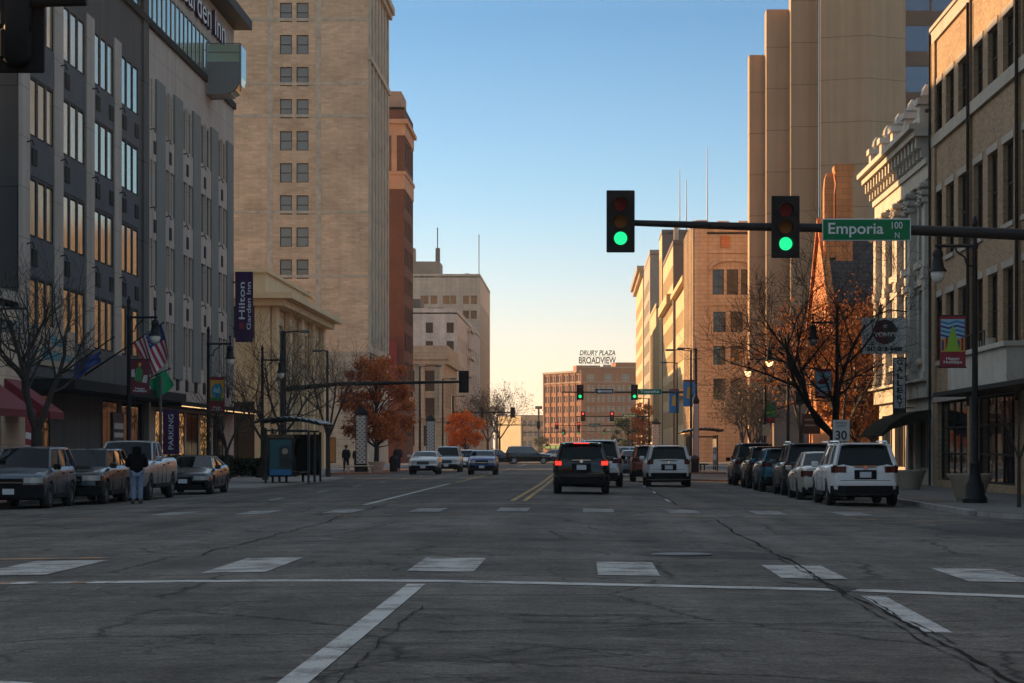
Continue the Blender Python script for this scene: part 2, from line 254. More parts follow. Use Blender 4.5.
# ------------------------------------------------------------------ mesh builder
class MB:
    def __init__(s): s.v = []; s.f = []; s.m = []; s.c = []
    def add(s, vs, fs, mi=0):
        s.c.append((len(s.v), len(s.f))); b = len(s.v); s.v += [tuple(v) for v in vs]; s.f += [tuple(b+i for i in f) for f in fs]; s.m += [mi]*len(fs); return s
    def box(s, a, b, mi=0, faces='xXyYzZ'):
        x0, y0, z0 = a; x1, y1, z1 = b
        vs = [(x0,y0,z0),(x1,y0,z0),(x1,y1,z0),(x0,y1,z0),(x0,y0,z1),(x1,y0,z1),(x1,y1,z1),(x0,y1,z1)]
        return s.add(vs, [(0,3,2,1),(4,5,6,7),(0,1,5,4),(2,3,7,6),(1,2,6,5),(3,0,4,7)], mi)
    def cbox(s, a, b, c=.02, mi=0):
        """box with chamfered edges"""
        x0, y0, z0 = a; x1, y1, z1 = b; c = min(c, (x1-x0)*.45, (y1-y0)*.45, (z1-z0)*.45)
        rings = []
        for z, i in ((z0, c), (z0+c, 0), (z1-c, 0), (z1, c)):
            X0, X1, Y0, Y1 = x0+i, x1-i, y0+i, y1-i; k = c
            rings.append([(X0+k,Y0,z),(X1-k,Y0,z),(X1,Y0+k,z),(X1,Y1-k,z),(X1-k,Y1,z),(X0+k,Y1,z),(X0,Y1-k,z),(X0,Y0+k,z)])
        return s.loft(rings, mi)
    def loft(s, rings, mi=0, cap=True, closed=True):
        n = len(rings[0]); b = len(s.v); s.c.append((b, len(s.f)))
        for r in rings: s.v += [tuple(p) for p in r]
        for i in range(len(rings)-1):
            for j in range(n if closed else n-1):
                k = (j+1) % n
                s.f.append((b+i*n+j, b+i*n+k, b+(i+1)*n+k, b+(i+1)*n+j)); s.m.append(mi)
        if cap and closed:
            s.f.append(tuple(b+j for j in reversed(range(n)))); s.m.append(mi)
            s.f.append(tuple(b+(len(rings)-1)*n+j for j in range(n))); s.m.append(mi)
        return s
    def tube(s, pts, rad, n=8, mi=0):
        pts = [Vector(p) for p in pts]; rings = []
        if not hasattr(rad, '__len__'): rad = [rad]*len(pts)
        up = Vector((0, 0, 1)); prev = None
        for i, p in enumerate(pts):
            d = (pts[min(i+1, len(pts)-1)]-pts[max(i-1, 0)])
            d = d.normalized() if d.length > 1e-9 else Vector((0,0,1))
            a = d.cross(up if abs(d.z) < .95 else Vector((1, 0, 0)))
            if prev is not None and d.cross(prev).length > .2:
                a = (prev - d*prev.dot(d))
            a.normalize(); prev = a; b_ = d.cross(a)
            rings.append([p+(a*math.cos(2*math.pi*k/n)+b_*math.sin(2*math.pi*k/n))*rad[i] for k in range(n)])
        return s.loft(rings, mi)
    def lathe(s, prof, c, n=16, mi=0):
        rings = [[(c[0]+r*math.cos(2*math.pi*k/n), c[1]+r*math.sin(2*math.pi*k/n), c[2]+z) for k in range(n)] for r, z in prof]
        return s.loft(rings, mi)
    def disc(s, c, r, axis='y', n=20, d=.01, mi=0):
        ra = []
        for t in (0, d):
            ring = []
            for k in range(n):
                a, b = r*math.cos(2*math.pi*k/n), r*math.sin(2*math.pi*k/n)
                ring.append((c[0]+a, c[1]+t, c[2]+b) if axis == 'y' else (c[0]+t, c[1]+a, c[2]+b) if axis == 'x' else (c[0]+a, c[1]+b, c[2]+t))
            ra.append(ring)
        return s.loft(ra, mi)
    def poly(s, pts, mi=0): return s.add(pts, [tuple(range(len(pts)))], mi)
    def prism(s, pts, dv, mi=0):
        a = [Vector(p) for p in pts]; b = [p+Vector(dv) for p in a]; return s.loft([a, b], mi)
    def build(s, name, mats, parent=None, loc=(0, 0, 0), smooth=None, fix=False):
        if not isinstance(mats, (list, tuple)): mats = [mats]
        me = bpy.data.meshes.new(name)
        me.from_pydata([(x-loc[0], y-loc[1], z-loc[2]) for x, y, z in s.v], [], s.f)
        for q in mats: me.materials.append(q)
        if len(mats) > 1:
            for p, mi in zip(me.polygons, s.m): p.material_index = mi
        if fix:
            bm = bmesh.new(); bm.from_mesh(me); bmesh.ops.recalc_face_normals(bm, faces=bm.faces); bm.to_mesh(me); bm.free()
        if smooth is not None:
            me.polygons.foreach_set('use_smooth', [True]*len(me.polygons)); me.set_sharp_from_angle(angle=R(smooth))
        me.update()
        o = bpy.data.objects.new(name, me); COL.objects.link(o)
        if parent is not None: o.parent = parent
        else: o.location = loc
        return o
def tag(o, label=None, cat=None, group=None, kind=None):
    if label: o['label'] = label
    if cat: o['category'] = cat
    if group: o['group'] = group
    if kind: o['kind'] = kind
    return o
def empty(name, loc, label, cat, group=None, rz=0):
    o = bpy.data.objects.new(name, None); COL.objects.link(o); o.location = loc; o.rotation_euler = (0, 0, rz); o.empty_display_size = .3
    return tag(o, label, cat, group)
def children(o): return [c for c in COL.objects if c.parent == o]
def copy_tree(o, parent=None):
    c = o.copy(); COL.objects.link(c)
    if parent: c.parent = parent
    for ch in list(o.children): copy_tree(ch, c)
    return c
def text(s, size, mat, parent, loc, rot=(R(90), 0, 0), ext=.006, width=None, bold=0.0, name='lettering', height=None, shear=0, align='CENTER'):
    cu = bpy.data.curves.new('t', 'FONT'); cu.body = s; cu.size = size; cu.extrude = ext; cu.align_x = align; cu.align_y = 'CENTER'; cu.offset = bold; cu.shear = shear
    cu.space_line = .9
    t = bpy.data.objects.new('t', cu); COL.objects.link(t); bpy.context.view_layer.update()
    me = bpy.data.meshes.new_from_object(t.evaluated_get(bpy.context.evaluated_depsgraph_get()))
    bpy.data.objects.remove(t)
    xs = [v.co.x for v in me.vertices]; ys = [v.co.y for v in me.vertices]
    if xs:
        sx = width/(max(xs)-min(xs)) if width else 1; sy = height/(max(ys)-min(ys)) if height else 1
        cx = (max(xs)+min(xs))/2; cy = (max(ys)+min(ys))/2
        for v in me.vertices:
            v.co.x = (v.co.x-cx)*sx; v.co.y = (v.co.y-cy)*sy
    me.materials.clear(); me.materials.append(mat); me.name = name
    o = bpy.data.objects.new(name, me); COL.objects.link(o); o.parent = parent; o.location = loc; o.rotation_euler = rot
    return o

# ------------------------------------------------------------------ facades with real openings
WCACHE = {}
def window_mesh(w, h, nx, nz, fm, gm, t=.07, dp=.18):
    key = (round(w, 2), round(h, 2), nx, nz, fm, gm)
    if key in WCACHE: return WCACHE[key]
    fr = MB(); d0, d1 = dp-min(.05, dp*.45), dp+.02
    fr.box((0, d0, 0), (w, d1, t)); fr.box((0, d0, h-t), (w, d1, h)); fr.box((0, d0, t), (t, d1, h-t)); fr.box((w-t, d0, t), (w, d1, h-t))
    for i in range(1, nx): x = w*i/nx; fr.box((x-.03, d0+.012, t), (x+.03, d1-.003, h-t))
    for i in range(1, nz): z = h*i/nz; fr.box((t, d0+.006, z-.035), (w-t, d1-.006, z+.035))
    fo = fr.build('window', M[fm]); po = MB().add([(t, dp, t), (w-t, dp, t), (w-t, dp, h-t), (t, dp, h-t)], [(0, 1, 2, 3)]).build('pane', M[gm])
    a, b = fo.data, po.data; bpy.data.objects.remove(fo); bpy.data.objects.remove(po)
    WCACHE[key] = (a, b); return a, b
SPLIT = {'spandrel', 'pilaster', 'pier', 'mullion', 'air_conditioner', 'vent', 'bay_pilaster', 'shield', 'oriel', 'column', 'window_sill', 'brick_pier', 'downpipe', 'cornice', 'green_awning', 'chimney_base', 'mast', 'canopy', 'penthouse', 'rooftop_plant'}
class Bldg:
    def __init__(s, name, label, loc, cat='building', group=None):
        s.loc = Vector(loc); s.root = empty(name, loc, label, cat, group); s.wall = MB()
    def facade(s, ox, oy, rot, W, z0, z1, holes=(), mi=0, reveal=.18, wm=None, mb=None):
        """facade plane: u along the wall, d inward. rot 0 faces -Y, 90 faces +X, -90 faces -X"""
        c, sn = math.cos(R(rot)), math.sin(R(rot)); mb = mb or s.wall; z0 = -.4 if z0 == 0 else z0
        T = lambda u, d, z: (ox+u*c-d*sn, oy+u*sn+d*c, z)
        us = sorted({0, W, *[round(h[0], 4) for h in holes], *[round(h[1], 4) for h in holes]})
        zs = sorted({z0, z1, *[round(h[2], 4) for h in holes], *[round(h[3], 4) for h in holes]})
        for i in range(len(us)-1):
            for j in range(len(zs)-1):
                a, b, e, g = us[i], us[i+1], zs[j], zs[j+1]; cu, cz = (a+b)/2, (e+g)/2
                if any(h[0] < cu < h[1] and h[2] < cz < h[3] for h in holes): continue
                mb.add([T(a,0,e), T(b,0,e), T(b,0,g), T(a,0,g)], [(0,1,2,3)], mi)
        for h in holes:
            a, b, e, g = h[:4]; D = reveal+.03
            mb.add([T(a,0,e),T(a,D,e),T(a,D,g),T(a,0,g),T(b,0,e),T(b,D,e),T(b,D,g),T(b,0,g)], [(0,1,2,3),(7,6,5,4),(0,4,5,1),(3,2,6,7)], mi)
        if wm:
            for h in holes:
                nx, nz, fm, gm = (h[4] if len(h) > 4 else wm)
                me = window_mesh(h[1]-h[0], h[3]-h[2], nx, nz, fm, gm, dp=reveal)
                o = bpy.data.objects.new('window', me[0]); COL.objects.link(o); o.parent = s.root
                o.location = Vector(T(h[0], 0, h[2]))-s.loc; o.rotation_euler = (0, 0, R(rot))
                p = bpy.data.objects.new('pane', me[1]); COL.objects.link(p); p.parent = o
        return T
    def shell(s, x0, x1, y0, y1, z1, skip='', mi=0, z0=-.4):
        """plain faces for the sides that have no openings"""
        V = [(x0,y0,z0),(x1,y0,z0),(x1,y1,z0),(x0,y1,z0),(x0,y0,z1),(x1,y0,z1),(x1,y1,z1),(x0,y1,z1)]
        fs = {'-y': (0,1,5,4), '+x': (1,2,6,5), '+y': (2,3,7,6), '-x': (3,0,4,7)}
        for k, f in fs.items():
            if k not in skip: s.wall.add(V, [f], mi)
    def roof(s, x0, x1, y0, y1, z, mat='roofing', par=0, pm=None, t=.35):
        s.part('roof', MB().box((x0, y0, z-.3), (x1, y1, z-.05)), M[mat])
        if par:
            m = MB(); m.box((x0-.03, y0-.03, z-.06), (x1+.03, y0+t, z+par)); m.box((x0-.03, y1-t, z-.06), (x1+.03, y1+.03, z+par))
            m.box((x0-.03, y0+t, z-.06), (x0+t, y1-t, z+par)); m.box((x1-t, y0+t, z-.06), (x1+.03, y1-t, z+par)); s.part('parapet', m, pm)
    def part(s, name, mb, mat, parent=None, smooth=None, fix=False):
        if name in SPLIT and 1 < len(mb.c) <= 100:          # one part per piece
            ends = mb.c[1:]+[(len(mb.v), len(mb.f))]
            for (v0, f0), (v1, f1) in zip(mb.c, ends):
                q = MB(); q.v = mb.v[v0:v1]; q.f = [tuple(i-v0 for i in f) for f in mb.f[f0:f1]]; q.m = mb.m[f0:f1]
                o = q.build(name, mat, None, tuple(s.loc), smooth, fix); o.location = (0, 0, 0); o.parent = parent or s.root
            return o
        o = mb.build(name, mat, None, tuple(s.loc), smooth, fix); o.location = (0, 0, 0); o.parent = parent or s.root; return o
    def done(s, mats): return s.part('wall', s.wall, mats)
# ================================================================== THE SETTING
def struct(name, mb, mat, **k): return tag(mb.build(name, mat, **k), kind='structure')
XL, XR = -20.0, 14.0         # building lines; kerbs at -15 and 8.9
KL, KR = -16.3, 9.3
def gz(x): return .03-.015*math.sqrt((max(min(x, KR), KL)+2)**2+1)        # the roadway is crowned: it falls towards both kerbs
GL, GR = gz(KL)+.13, gz(KR)+.13                                          # pavement levels
struct('ground', MB().add([(-3000,-300,-.3),(3000,-300,-.3),(3000,5000,-.3),(-3000,5000,-.3)], [(0,1,2,3)]), M['far_ground'])
xs_ = [KL-.3]+[KL+.4*i for i in range(65)]; xs_ = [x for x in xs_ if x < KR+.2]+[KR+.3]
m = MB().loft([[(x, -120, gz(x)) for x in xs_], [(x, 760, gz(x)) for x in xs_]], closed=False, cap=False); m.f = [f[::-1] for f in m.f] if False else m.f
struct('road', m, M['asphalt'], fix=False)
m = MB()
for y0, y1 in ((25.5, 54.0), (174, 190), (274, 296), (405, 420), (560, 575)):
    m.add([(-160,y0,gz(KL)-.004),(KL-.2,y0,gz(KL)-.004),(KL-.2,y1,gz(KL)-.004),(-160,y1,gz(KL)-.004)], [(0,1,2,3)]); m.add([(KR+.2,y0,gz(KR)-.004),(160,y0,gz(KR)-.004),(160,y1,gz(KR)-.004),(KR+.2,y1,gz(KR)-.004)], [(0,1,2,3)])
struct('cross_street', m, M['cross_asphalt'])
def corner_poly(x0, x1, y0, y1, r0, r1, side):
    """pavement outline: kerb side has rounded corners of radius r0 (near) and r1 (far); side -1 = left block (kerb is x1)"""
    k = x1 if side < 0 else x0; o = x0 if side < 0 else x1; sg = -1 if side < 0 else 1
    pts = [(o, y0)]
    if r0: pts += [(k+sg*(r0-r0*math.sin(a)), y0+r0-r0*math.cos(a)) for a in [i*math.pi/16 for i in range(9)]]
    else: pts.append((k, y0))
    if r1: pts += [(k+sg*(r1-r1*math.cos(a)), y1-r1+r1*math.sin(a)) for a in [i*math.pi/16 for i in range(9)]]
    else: pts.append((k, y1))
    pts.append((o, y1)); return pts
def pavement(outline, name='sidewalk', mat='concrete', z=.13, kerb=True):
    area = sum(a[0]*b[1]-b[0]*a[1] for a, b in zip(outline, outline[1:]+outline[:1]))
    if area < 0: outline = outline[::-1]
    gtop = (GL if outline[0][0] < 0 else GR)+z-.13
    struct(name, MB().prism([(x, y, -.29) for x, y in outline], (0, 0, gtop+.29)), M[mat])
for (y0, y1, r0, r1) in ((-60, 23, 0, 4.5), (54, 174, 4.5, 3), (190, 274, 3, 3), (296, 405, 3, 3), (420, 560, 3, 3), (575, 640, 3, 0)):
    pavement(corner_poly(-60, KL, y0, y1, r0, r1, -1)); 
for (y0, y1, r0, r1) in ((-60, 23, 0, 4.0), (46.5, 172, 5.5, 3), (188, 274, 3, 3), (296, 405, 3, 3), (420, 560, 3, 3), (575, 640, 3, 0)):
    pavement(corner_poly(KR, 60, y0, y1, r0, r1, 1))
# kerb stones along the visible edges
m = MB()
for (y0, y1) in ((58.5, 83), (120, 171), (193, 271), (299, 402)): m.box((KL+.003, y0, -.25), (KL+.17, y1, GL+.006))
for (y0, y1) in ((52, 103), (118, 169), (191, 271), (299, 402)): m.box((KR-.17, y0, -.25), (KR-.003, y1, GR+.006))
struct('kerb', m, M['kerb'])
pavement([(KL-.1, 83), (-12.9, 86.5), (-12.9, 119), (KL-.1, 123)], z=.134)
pavement([(KL-.1, 140), (-12.9, 143), (-12.9, 170), (KL-.1, 173)], z=.134, mat='brickpave')
pavement([(KR+.1, 103), (5.3, 107), (5.3, 115), (KR+.1, 118)], z=.134, mat='brickpave')
pavement([(KR+.1, 140), (6.2, 143), (6.2, 169), (KR+.1, 171)], z=.134, mat='brickpave')
# brick strips beside the kerb on the far corners
struct('brick_strip', MB().box((KR+.2, 60, GR-.03), (KR+1.1, 101, GR+.006)).box((KL-.7, 62, GL-.03), (KL-.05, 82, GL+.006)), M['brickpave'])
# markings
def strip(m, pts, wdt, z=.004, jit=0):
    q = [pts[0]]
    for a, b in zip(pts, pts[1:]):
        n = max(1, int(abs(b[0]-a[0])/.4)); q += [(a[0]+(b[0]-a[0])*i/n, a[1]+(b[1]-a[1])*i/n) for i in range(1, n+1)]
    pts = q
    L_, R_ = [], []
    for i, (x, y) in enumerate(pts):
        a = Vector(pts[max(i-1, 0)]); b = Vector(pts[min(i+1, len(pts)-1)]); d = (b-a).normalized(); n = Vector((-d.y, d.x))
        w_ = wdt*(1+random.uniform(-jit, jit)); L_.append((x+n.x*w_/2, y+n.y*w_/2, z+gz(x+n.x*w_/2)+.002)); R_.append((x-n.x*w_/2, y-n.y*w_/2, z+gz(x-n.x*w_/2)+.002))
    b = len(m.v); m.v += L_+R_; k = len(pts)
    for i in range(k-1): m.f.append((b+k+i, b+k+i+1, b+i+1, b+i)); m.m.append(0)
def bar(m, x0, x1, y0, y1, sk=0):
    for i in range(3):
        a, b = x0+(x1-x0)*i/3, x0+(x1-x0)*(i+1)/3; ya, yb = y0+sk*(a-x0), y0+sk*(b-x0); d = y1-y0
        m.add([(a,ya,gz(a)+.007),(b,yb,gz(b)+.007),(b,yb+d,gz(b)+.007),(a,ya+d,gz(a)+.007)], [(0,1,2,3)])
m = MB(); strip(m, [(-14, 24.4), (-6.5, 24.0), (-3, 23.75), (0, 23.3), (2.9, 22.9), (4.6, 22.2), (8.5, 20.8)], .40)
struct('stop_line', m, M['white_paint'])
m = MB()
for x0, x1, y0, y1 in ((-7.2,-6.25,25.6,29.0), (-4.42,-3.68,25.5,29.0), (-2.04,-1.26,25.4,28.6), (.17,.88,25.0,28.0), (2.25,3.0,24.9,27.8), (4.35,5.15,24.8,27.6), (6.5,7.3,24.7,27.5), (-9.6,-8.8,25.8,29)):
    bar(m, x0, x1, y0, y1, -.03)
struct('crosswalk_bars', m, M['old_paint']); m = MB()
for i in range(-5, 4):
    x0 = .0+i*2.0; bar(m, x0, x0+.72, 50.4, 53.4)
for i in range(-5, 4):
    x0 = .0+i*2.0; bar(m, x0, x0+.72, 170, 173)
struct('crosswalk_bars', m, M['faint_paint'])
m = MB(); strip(m, [(-15, 49.2), (8.5, 47.6)], .32); strip(m, [(-15, 59.0), (8.5, 56.2)], .34); strip(m, [(-12.5, 25.0), (-5.1, 23.9)], .45); strip(m, [(-12, 29.8), (-6.4, 29.7)], .4)
struct('crosswalk_border', m, M['band_paint'])
m = MB(); strip(m, [(-1.75, 9), (-1.74, 23.0)], .19); strip(m, [(2.84, 17.6), (2.9, 22.0)], .24); strip(m, [(-3.4, 13.2), (-4.6, 13.9), (-7, 14.3)], .3)
for y in range(62, 168, 12): strip(m, [(2.45, y), (2.45, y+3)], .11); 
for y in range(66, 168, 12): strip(m, [(-9.4, y), (-9.4, y+3)], .11)
strip(m, [(-5.75, 58), (-5.75, 95)], .16); strip(m, [(-5.75, 195), (-5.75, 225)], .16)
for y in range(194, 540, 12): strip(m, [(2.45, y), (2.45, y+3)], .11)
struct('lane_lines', m, M['white_paint'])
m = MB(); strip(m, [(-1.95, 60.5), (-1.75, 90), (-1.7, 168)], .13); strip(m, [(-1.62, 60.5), (-1.48, 90), (-1.45, 168)], .13)
strip(m, [(-5.6, 96), (-5.6, 168)], .12); strip(m, [(-1.7, 194), (-1.7, 540)], .12); strip(m, [(-1.4, 194), (-1.4, 540)], .12)
struct('centre_lines', m, M['yellow_paint'])
m = MB()
def crack(x, y0, y1, amp, wd, st=.35):
    p = []; y = y0; xx = x
    while y < y1: p.append((xx, y)); y += st; xx += random.uniform(-amp, amp)+(x-xx)*.15
    strip(m, p, wd, .009, .7)
crack(2.72, 12, 46, .022, .028, .25); crack(2.62, 13, 30, .02, .014, .25); crack(2.80, 16.5, 22, .02, .014, .25); crack(2.5, 58, 110, .03, .035); crack(-1.45, 13, 20, .03, .011, .25); crack(-5.2, 30, 60, .05, .025)
for k in range(7):
    y = random.uniform(14.5, 19.5); x = -1.5; p = []
    while x < random.uniform(.2, 1.2): p.append((x, y)); x += .14; y += random.uniform(-.16, .16)
    if len(p) > 3: strip(m, p, .022, .009, .6)
for (y, xa, xb) in ((18.1, -.5, 4.2), (43.5, -11, 6), (33.5, -9, -2)):
    p = []; x = xa; yy = y
    while x < xb: p.append((x, yy)); x += .3; yy += random.uniform(-.03, .03)
    strip(m, p, .03, .009, .6)
struct('road_cracks', m, M['tar'])
m = MB()
def blob(cx, cy, rx, ry, z, n=26, j=.12): m.add([(q, r_, z+gz(q)) for q, r_ in [(cx+rx*math.cos(2*math.pi*k/n)*(1+random.uniform(-j, j)), cy+ry*math.sin(2*math.pi*k/n)*(1+random.uniform(-j, j))) for k in range(n)]], [tuple(range(n))])
blob(1.9, 30.3, 1.15, 1.1, .003); blob(9.0, 42, 2.4, 4.5, .003); blob(2.72, 23.2, .16, .5, .0075)
struct('road_patch', m, M['patch'])
o = MB().disc((1.35, 30.2, gz(1.35)+.0), .42, 'z', 28, .016).disc((1.35, 30.2, gz(1.35)+.016), .36, 'z', 28, .005).build('manhole_cover', M['iron'], loc=(1.35, 30.2, 0)); tag(o, 'round iron manhole cover in the dark asphalt patch beyond the crosswalk', 'manhole cover')

# ================================================================== BUILDINGS, LEFT SIDE
def rows(us, zs, hh, spec=None): return [(a, b, z, z+hh)+((spec,) if spec else ()) for a, b in us for z in zs]
# --- hotel
Y0, YM, Y1, ZT = 79.0, 100.9, 126.0, 25.8
B = Bldg('hotel', 'long grey and tan hotel with a glass top storey and black roof edge', (-20, 100, 0))
W1, W2 = YM-Y0, Y1-YM
zr = [16.43, 12.82, 9.17, 5.56]
starts = [79.45, 84.55, 89.95, 95.2]
holes = []
for sy in starts:
    for k in range(3):
        u = sy-Y0+k*1.3
        for z in zr: holes.append((u, u+1.06, z, z+2.1))
st = [(.9, 3.6), (12.6, 15.6), (16.4, 20.9)]
sh = [(a, b, .25, 3.5, (3, 1, 'frame_dark', 'glass_store')) for a, b in st]
top_us = [(W1-1.9-1.15*k-1.02+1.15, W1-1.9-1.15*k+1.15) for k in range(16)]
holes += sh+[(a, b, 21.3, 23.3, (1, 1, 'frame_dark', 'glass_hotel')) for a, b in top_us if a > 1]
B.facade(-20, Y0, 90, W1, 0, ZT-.3, holes, 0, .035, wm=(1, 1, 'frame_dark', 'glass_hotel'))
h2 = [(.35+.001+1.15*k, 1.37+1.15*k, 21.3, 23.3, (1, 1, 'frame_dark', 'glass_hotel')) for k in range(18)]
# narrow recessed window strips between fins
fins = [102.8, 107.35, 112.45, 118.0, 123.2]; FW = 2.15
g0 = [101.1, 105.0, 109.6, 114.7, 120.2]
for a, b in zip(g0, fins):
    wd = (b-a)/2
    for k in range(2):
        u = a-YM+k*wd+.12
        for z in [16.43, 12.82, 9.17, 5.56]: h2.append((u, u+wd-.42, z, z+2.1, (1, 1, 'frame_tan', 'glass_dark')))
h2 += [(2+4.0*k, 5.6+4.0*k, .25, 3.3, (2, 1, 'frame_dark', 'glass_warm' if k in (0, 1, 3) else 'glass_store')) for k in range(5)]
B.facade(-20, YM, 90, W2, 0, ZT-.3, h2, 1, .05, wm=(1, 1, 'frame_tan', 'glass_dark'))
B.shell(-48, -20, Y0, Y1, ZT-.3, skip='+x', mi=0)
B.done([M['hotel_dark'], M['hotel_tan']])
m = MB()
for sy in starts:                                  # tan pilasters between window groups
    m.box((-20.001, sy-1.5, 4.3), (-19.94, sy-.1, 19.0))
B.part('pilaster', m, M['hotel_tan'])
m = MB()
for sy in starts:
    for z in zr:
        m.box((-20.001, sy-.08, z-1.45), (-19.97, sy+3.74, z-.05))
B.part('spandrel', m, M['hotel_grey'])
m = MB()
for sy in starts:
    for z in zr[:3]:
        for k in ((0, 2) if sy > 88 else (0,)):
            y = sy+.2+k*1.3; m.box((-19.975, y, z-1.05), (-19.93, y+.75, z-.45))
B.part('air_conditioner', m, M['frame_dark'])
m = MB()
for sy in starts:
    for z in zr[:3]:
        for k in (0,): m.tube([(-19.95, sy-.55+k, z-.35), (-19.75, sy-.55+k, z-.3), (-19.68, sy-.55+k, z-.5)], .03, 5)
for a in g0:
    for z in (16.43, 12.82, 9.17): m.tube([(-19.95, a+.2, z-.25), (-19.75, a+.2, z-.2), (-19.68, a+.2, z-.4)], .03, 5)
B.part('wall_light', m, M['black_metal'])
for b in fins:
    f = MB().box((-20.001, b, 4.9), (-19.9, min(b+FW, Y1), 18.75)); B.part('fin', f, M['hotel_fin'])
m = MB(); m2 = MB(); m3 = MB()
for a, b in zip(g0, fins):
    for z in (14.93, 11.28, 7.67):
        m.box((-20.001, a+.05, z-.1), (-19.93, b-.03, z+1.4))
        m3.box((-19.935, a+.95, z+.25), (-19.9, a+1.5, z+.85))
    m2.box((-20.001, (a+b)/2-.16, 4.9), (-19.92, (a+b)/2+.1, 18.6)); m2.box((-20.001, a-.05, 4.9), (-19.92, a+.1, 18.6))
B.part('spandrel', m, M['hotel_tan']); B.part('mullion', m2, M['hotel_tan']); B.part('air_conditioner', m3, M['frame_dark'])
m = MB()
for k in range(9): m.box((-20.001, 103+2.55*k, 4.35), (-19.94, 103.6+2.55*k, 4.95))
B.part('vent', m, M['frame_dark'])
B.part('coping', MB().box((-20.001, YM, 20.9), (-19.85, Y1, 21.25)).box((-20.001, Y0, 20.95), (-19.85, YM-.003, 21.27)), M['frame_dark'])
B.part('roof_slab', MB().box((-48.3, Y0-.3, ZT-.28), (-19.0, Y1+.35, ZT+.25)), M['black_metal'])
B.part('canopy', MB().box((-19.99, 79.2, 3.62), (-18.3, 101.5, 4.0)).box((-19.99, 101.8, 3.45), (-18.6, 125.8, 3.7)), M['frame_dark'])
B.part('dark_edge', MB().box((-20.01, YM-1.2, 0), (-19.9, YM, 25.5)), M['hotel_dark'])
# balcony
m = MB(); yb0, yb1, xb = 116.5, 118.4, -18.15
prof = [(-20, 22.0), (xb, 22.0), (xb, 21.2), (xb-.08, 20.85), (xb-.3, 20.5), (xb-.7, 20.3), (-20, 20.25)]
m.prism([(x, yb0, z) for x, z in prof], (0, .1, 0)); m.prism([(x, yb1-.1, z) for x, z in prof], (0, .1, 0))
m.box((-20, yb0+.1, 20.3), (xb-.5, yb1-.1, 20.5))
m.tube([(-20, yb0+.02, 22.95), (xb, yb0+.02, 22.95), (xb, yb1, 22.95), (-20, yb1, 22.95)], .035, 6); m.tube([(-20, yb0+.02, 22.5), (xb, yb0+.02, 22.5)], .025, 6)
for x in (-19.95, xb+.01): m.tube([(x, yb0+.03, 20.4), (x, yb0+.03, 22.95)], .05, 6)
bal = B.part('balcony', m, M['balcony'], fix=True)
g = MB()
op = [(xb, 22.9), (xb, 21.2), (xb-.08, 20.85), (xb-.3, 20.5), (xb-.7, 20.3)]
g.loft([[(x+.03, yb0+.12, z) for x, z in op], [(x+.03, yb1-.12, z) for x, z in op]], closed=False, cap=False)
B.part('curved_glass', g, M['glass_hotel'], parent=bal)
B.part('glass_guard', MB().box((-19.95, yb0+.03, 22.02), (xb, yb0+.045, 22.9)), glass('balcony_glass', (.35, .42, .30), .2, 1.5, .1), parent=bal)
text('Hilton Garden Inn', 1.5, M['purple'], B.root, (-19.88-B.loc.x, 110.8-B.loc.y, 24.45), (R(90), 0, R(90)), .08, 22.0, .012, 'rooftop_lettering', 1.35)
text('Hilton Garden Inn', 1.5, M['sign_white'], B.root, (-19.80-B.loc.x, 110.8-B.loc.y, 24.45), (R(90), 0, R(90)), .006, 22.0, -.004, 'lettering_face', 1.33)
B.part('sign_panel', MB().box((-19.99, 80.2, 4.55), (-19.9, 86.2, 6.0)), M['frame_tan'])
text('Hilton\nGarden Inn', .6, M['banner_teal'], B.root, (-19.89-B.loc.x, 83.2-B.loc.y, 5.28), (R(90), 0, R(90)), .004, 4.6, .012, 'sign_lettering', 1.0)
B.part('dark_band', MB().box((-19.99, 87.3, 4.0), (-19.93, 99.6, 5.5)), M['hotel_dark'])
B.part('light_strip', MB().box((-18.62, 102, 3.44), (-18.58, 125, 3.48)), plain('strip_lit', (.9, .6, .3), .5, emit=(1, .6, .25), es=.6))
# notice board
hb = empty('notice_board', (-19.6, 92.5, 0), 'black framed notice board with pale lines on the wall left of the hotel entrance', 'notice board')
MB().cbox((-.05, -1.1, .5), (.08, 1.1, 3.0), .02).build('board', M['sign_black'], hb)
for i, (z, s_) in enumerate(((2.5, 'ENTRANCE'), (2.1, 'PARKING'), (1.3, 'WELCOME'))): pass
MB().box((.08, -.9, 2.3), (.09, .9, 2.55)).box((.08, -.9, 1.95), (.09, .9, 2.15)).box((.08, -.5, 1.5), (.09, .5, 1.65)).box((.08, -.9, .85), (.09, .9, .98)).build('pale_lines', M['pattern_white'], hb)
# --- vertical banner sign of the hotel, hung from the corner
vs = empty('vertical_sign', (-19.25, 125.0, 9.55), 'tall purple vertical hotel sign with white letters at the end of the hotel', 'sign')
MB().cbox((-.5, -.08, -2.0), (.5, .08, 2.0), .02).build('panel', M['purple'], vs)
MB().tube([(-.8, 0, 1.4), (-.45, 0, 1.4)], .05, 6).tube([(-.8, 0, -1.2), (-.45, 0, -1.2)], .05, 6).build('bracket', M['black_metal'], vs)
text('Hilton', .9, M['sign_white'], vs, (-.12, -.09, .35), (R(90), R(-90), 0), .004, 2.1, .01, height=.34)
text('Garden Inn', .6, M['sign_white'], vs, (.27, -.09, .05), (R(90), R(-90), 0), .004, 2.7, .006, height=.24)
MB().box((-.28, -.094, -1.25), (.02, -.084, -.9)).build('emblem', M['banner_red'], vs)

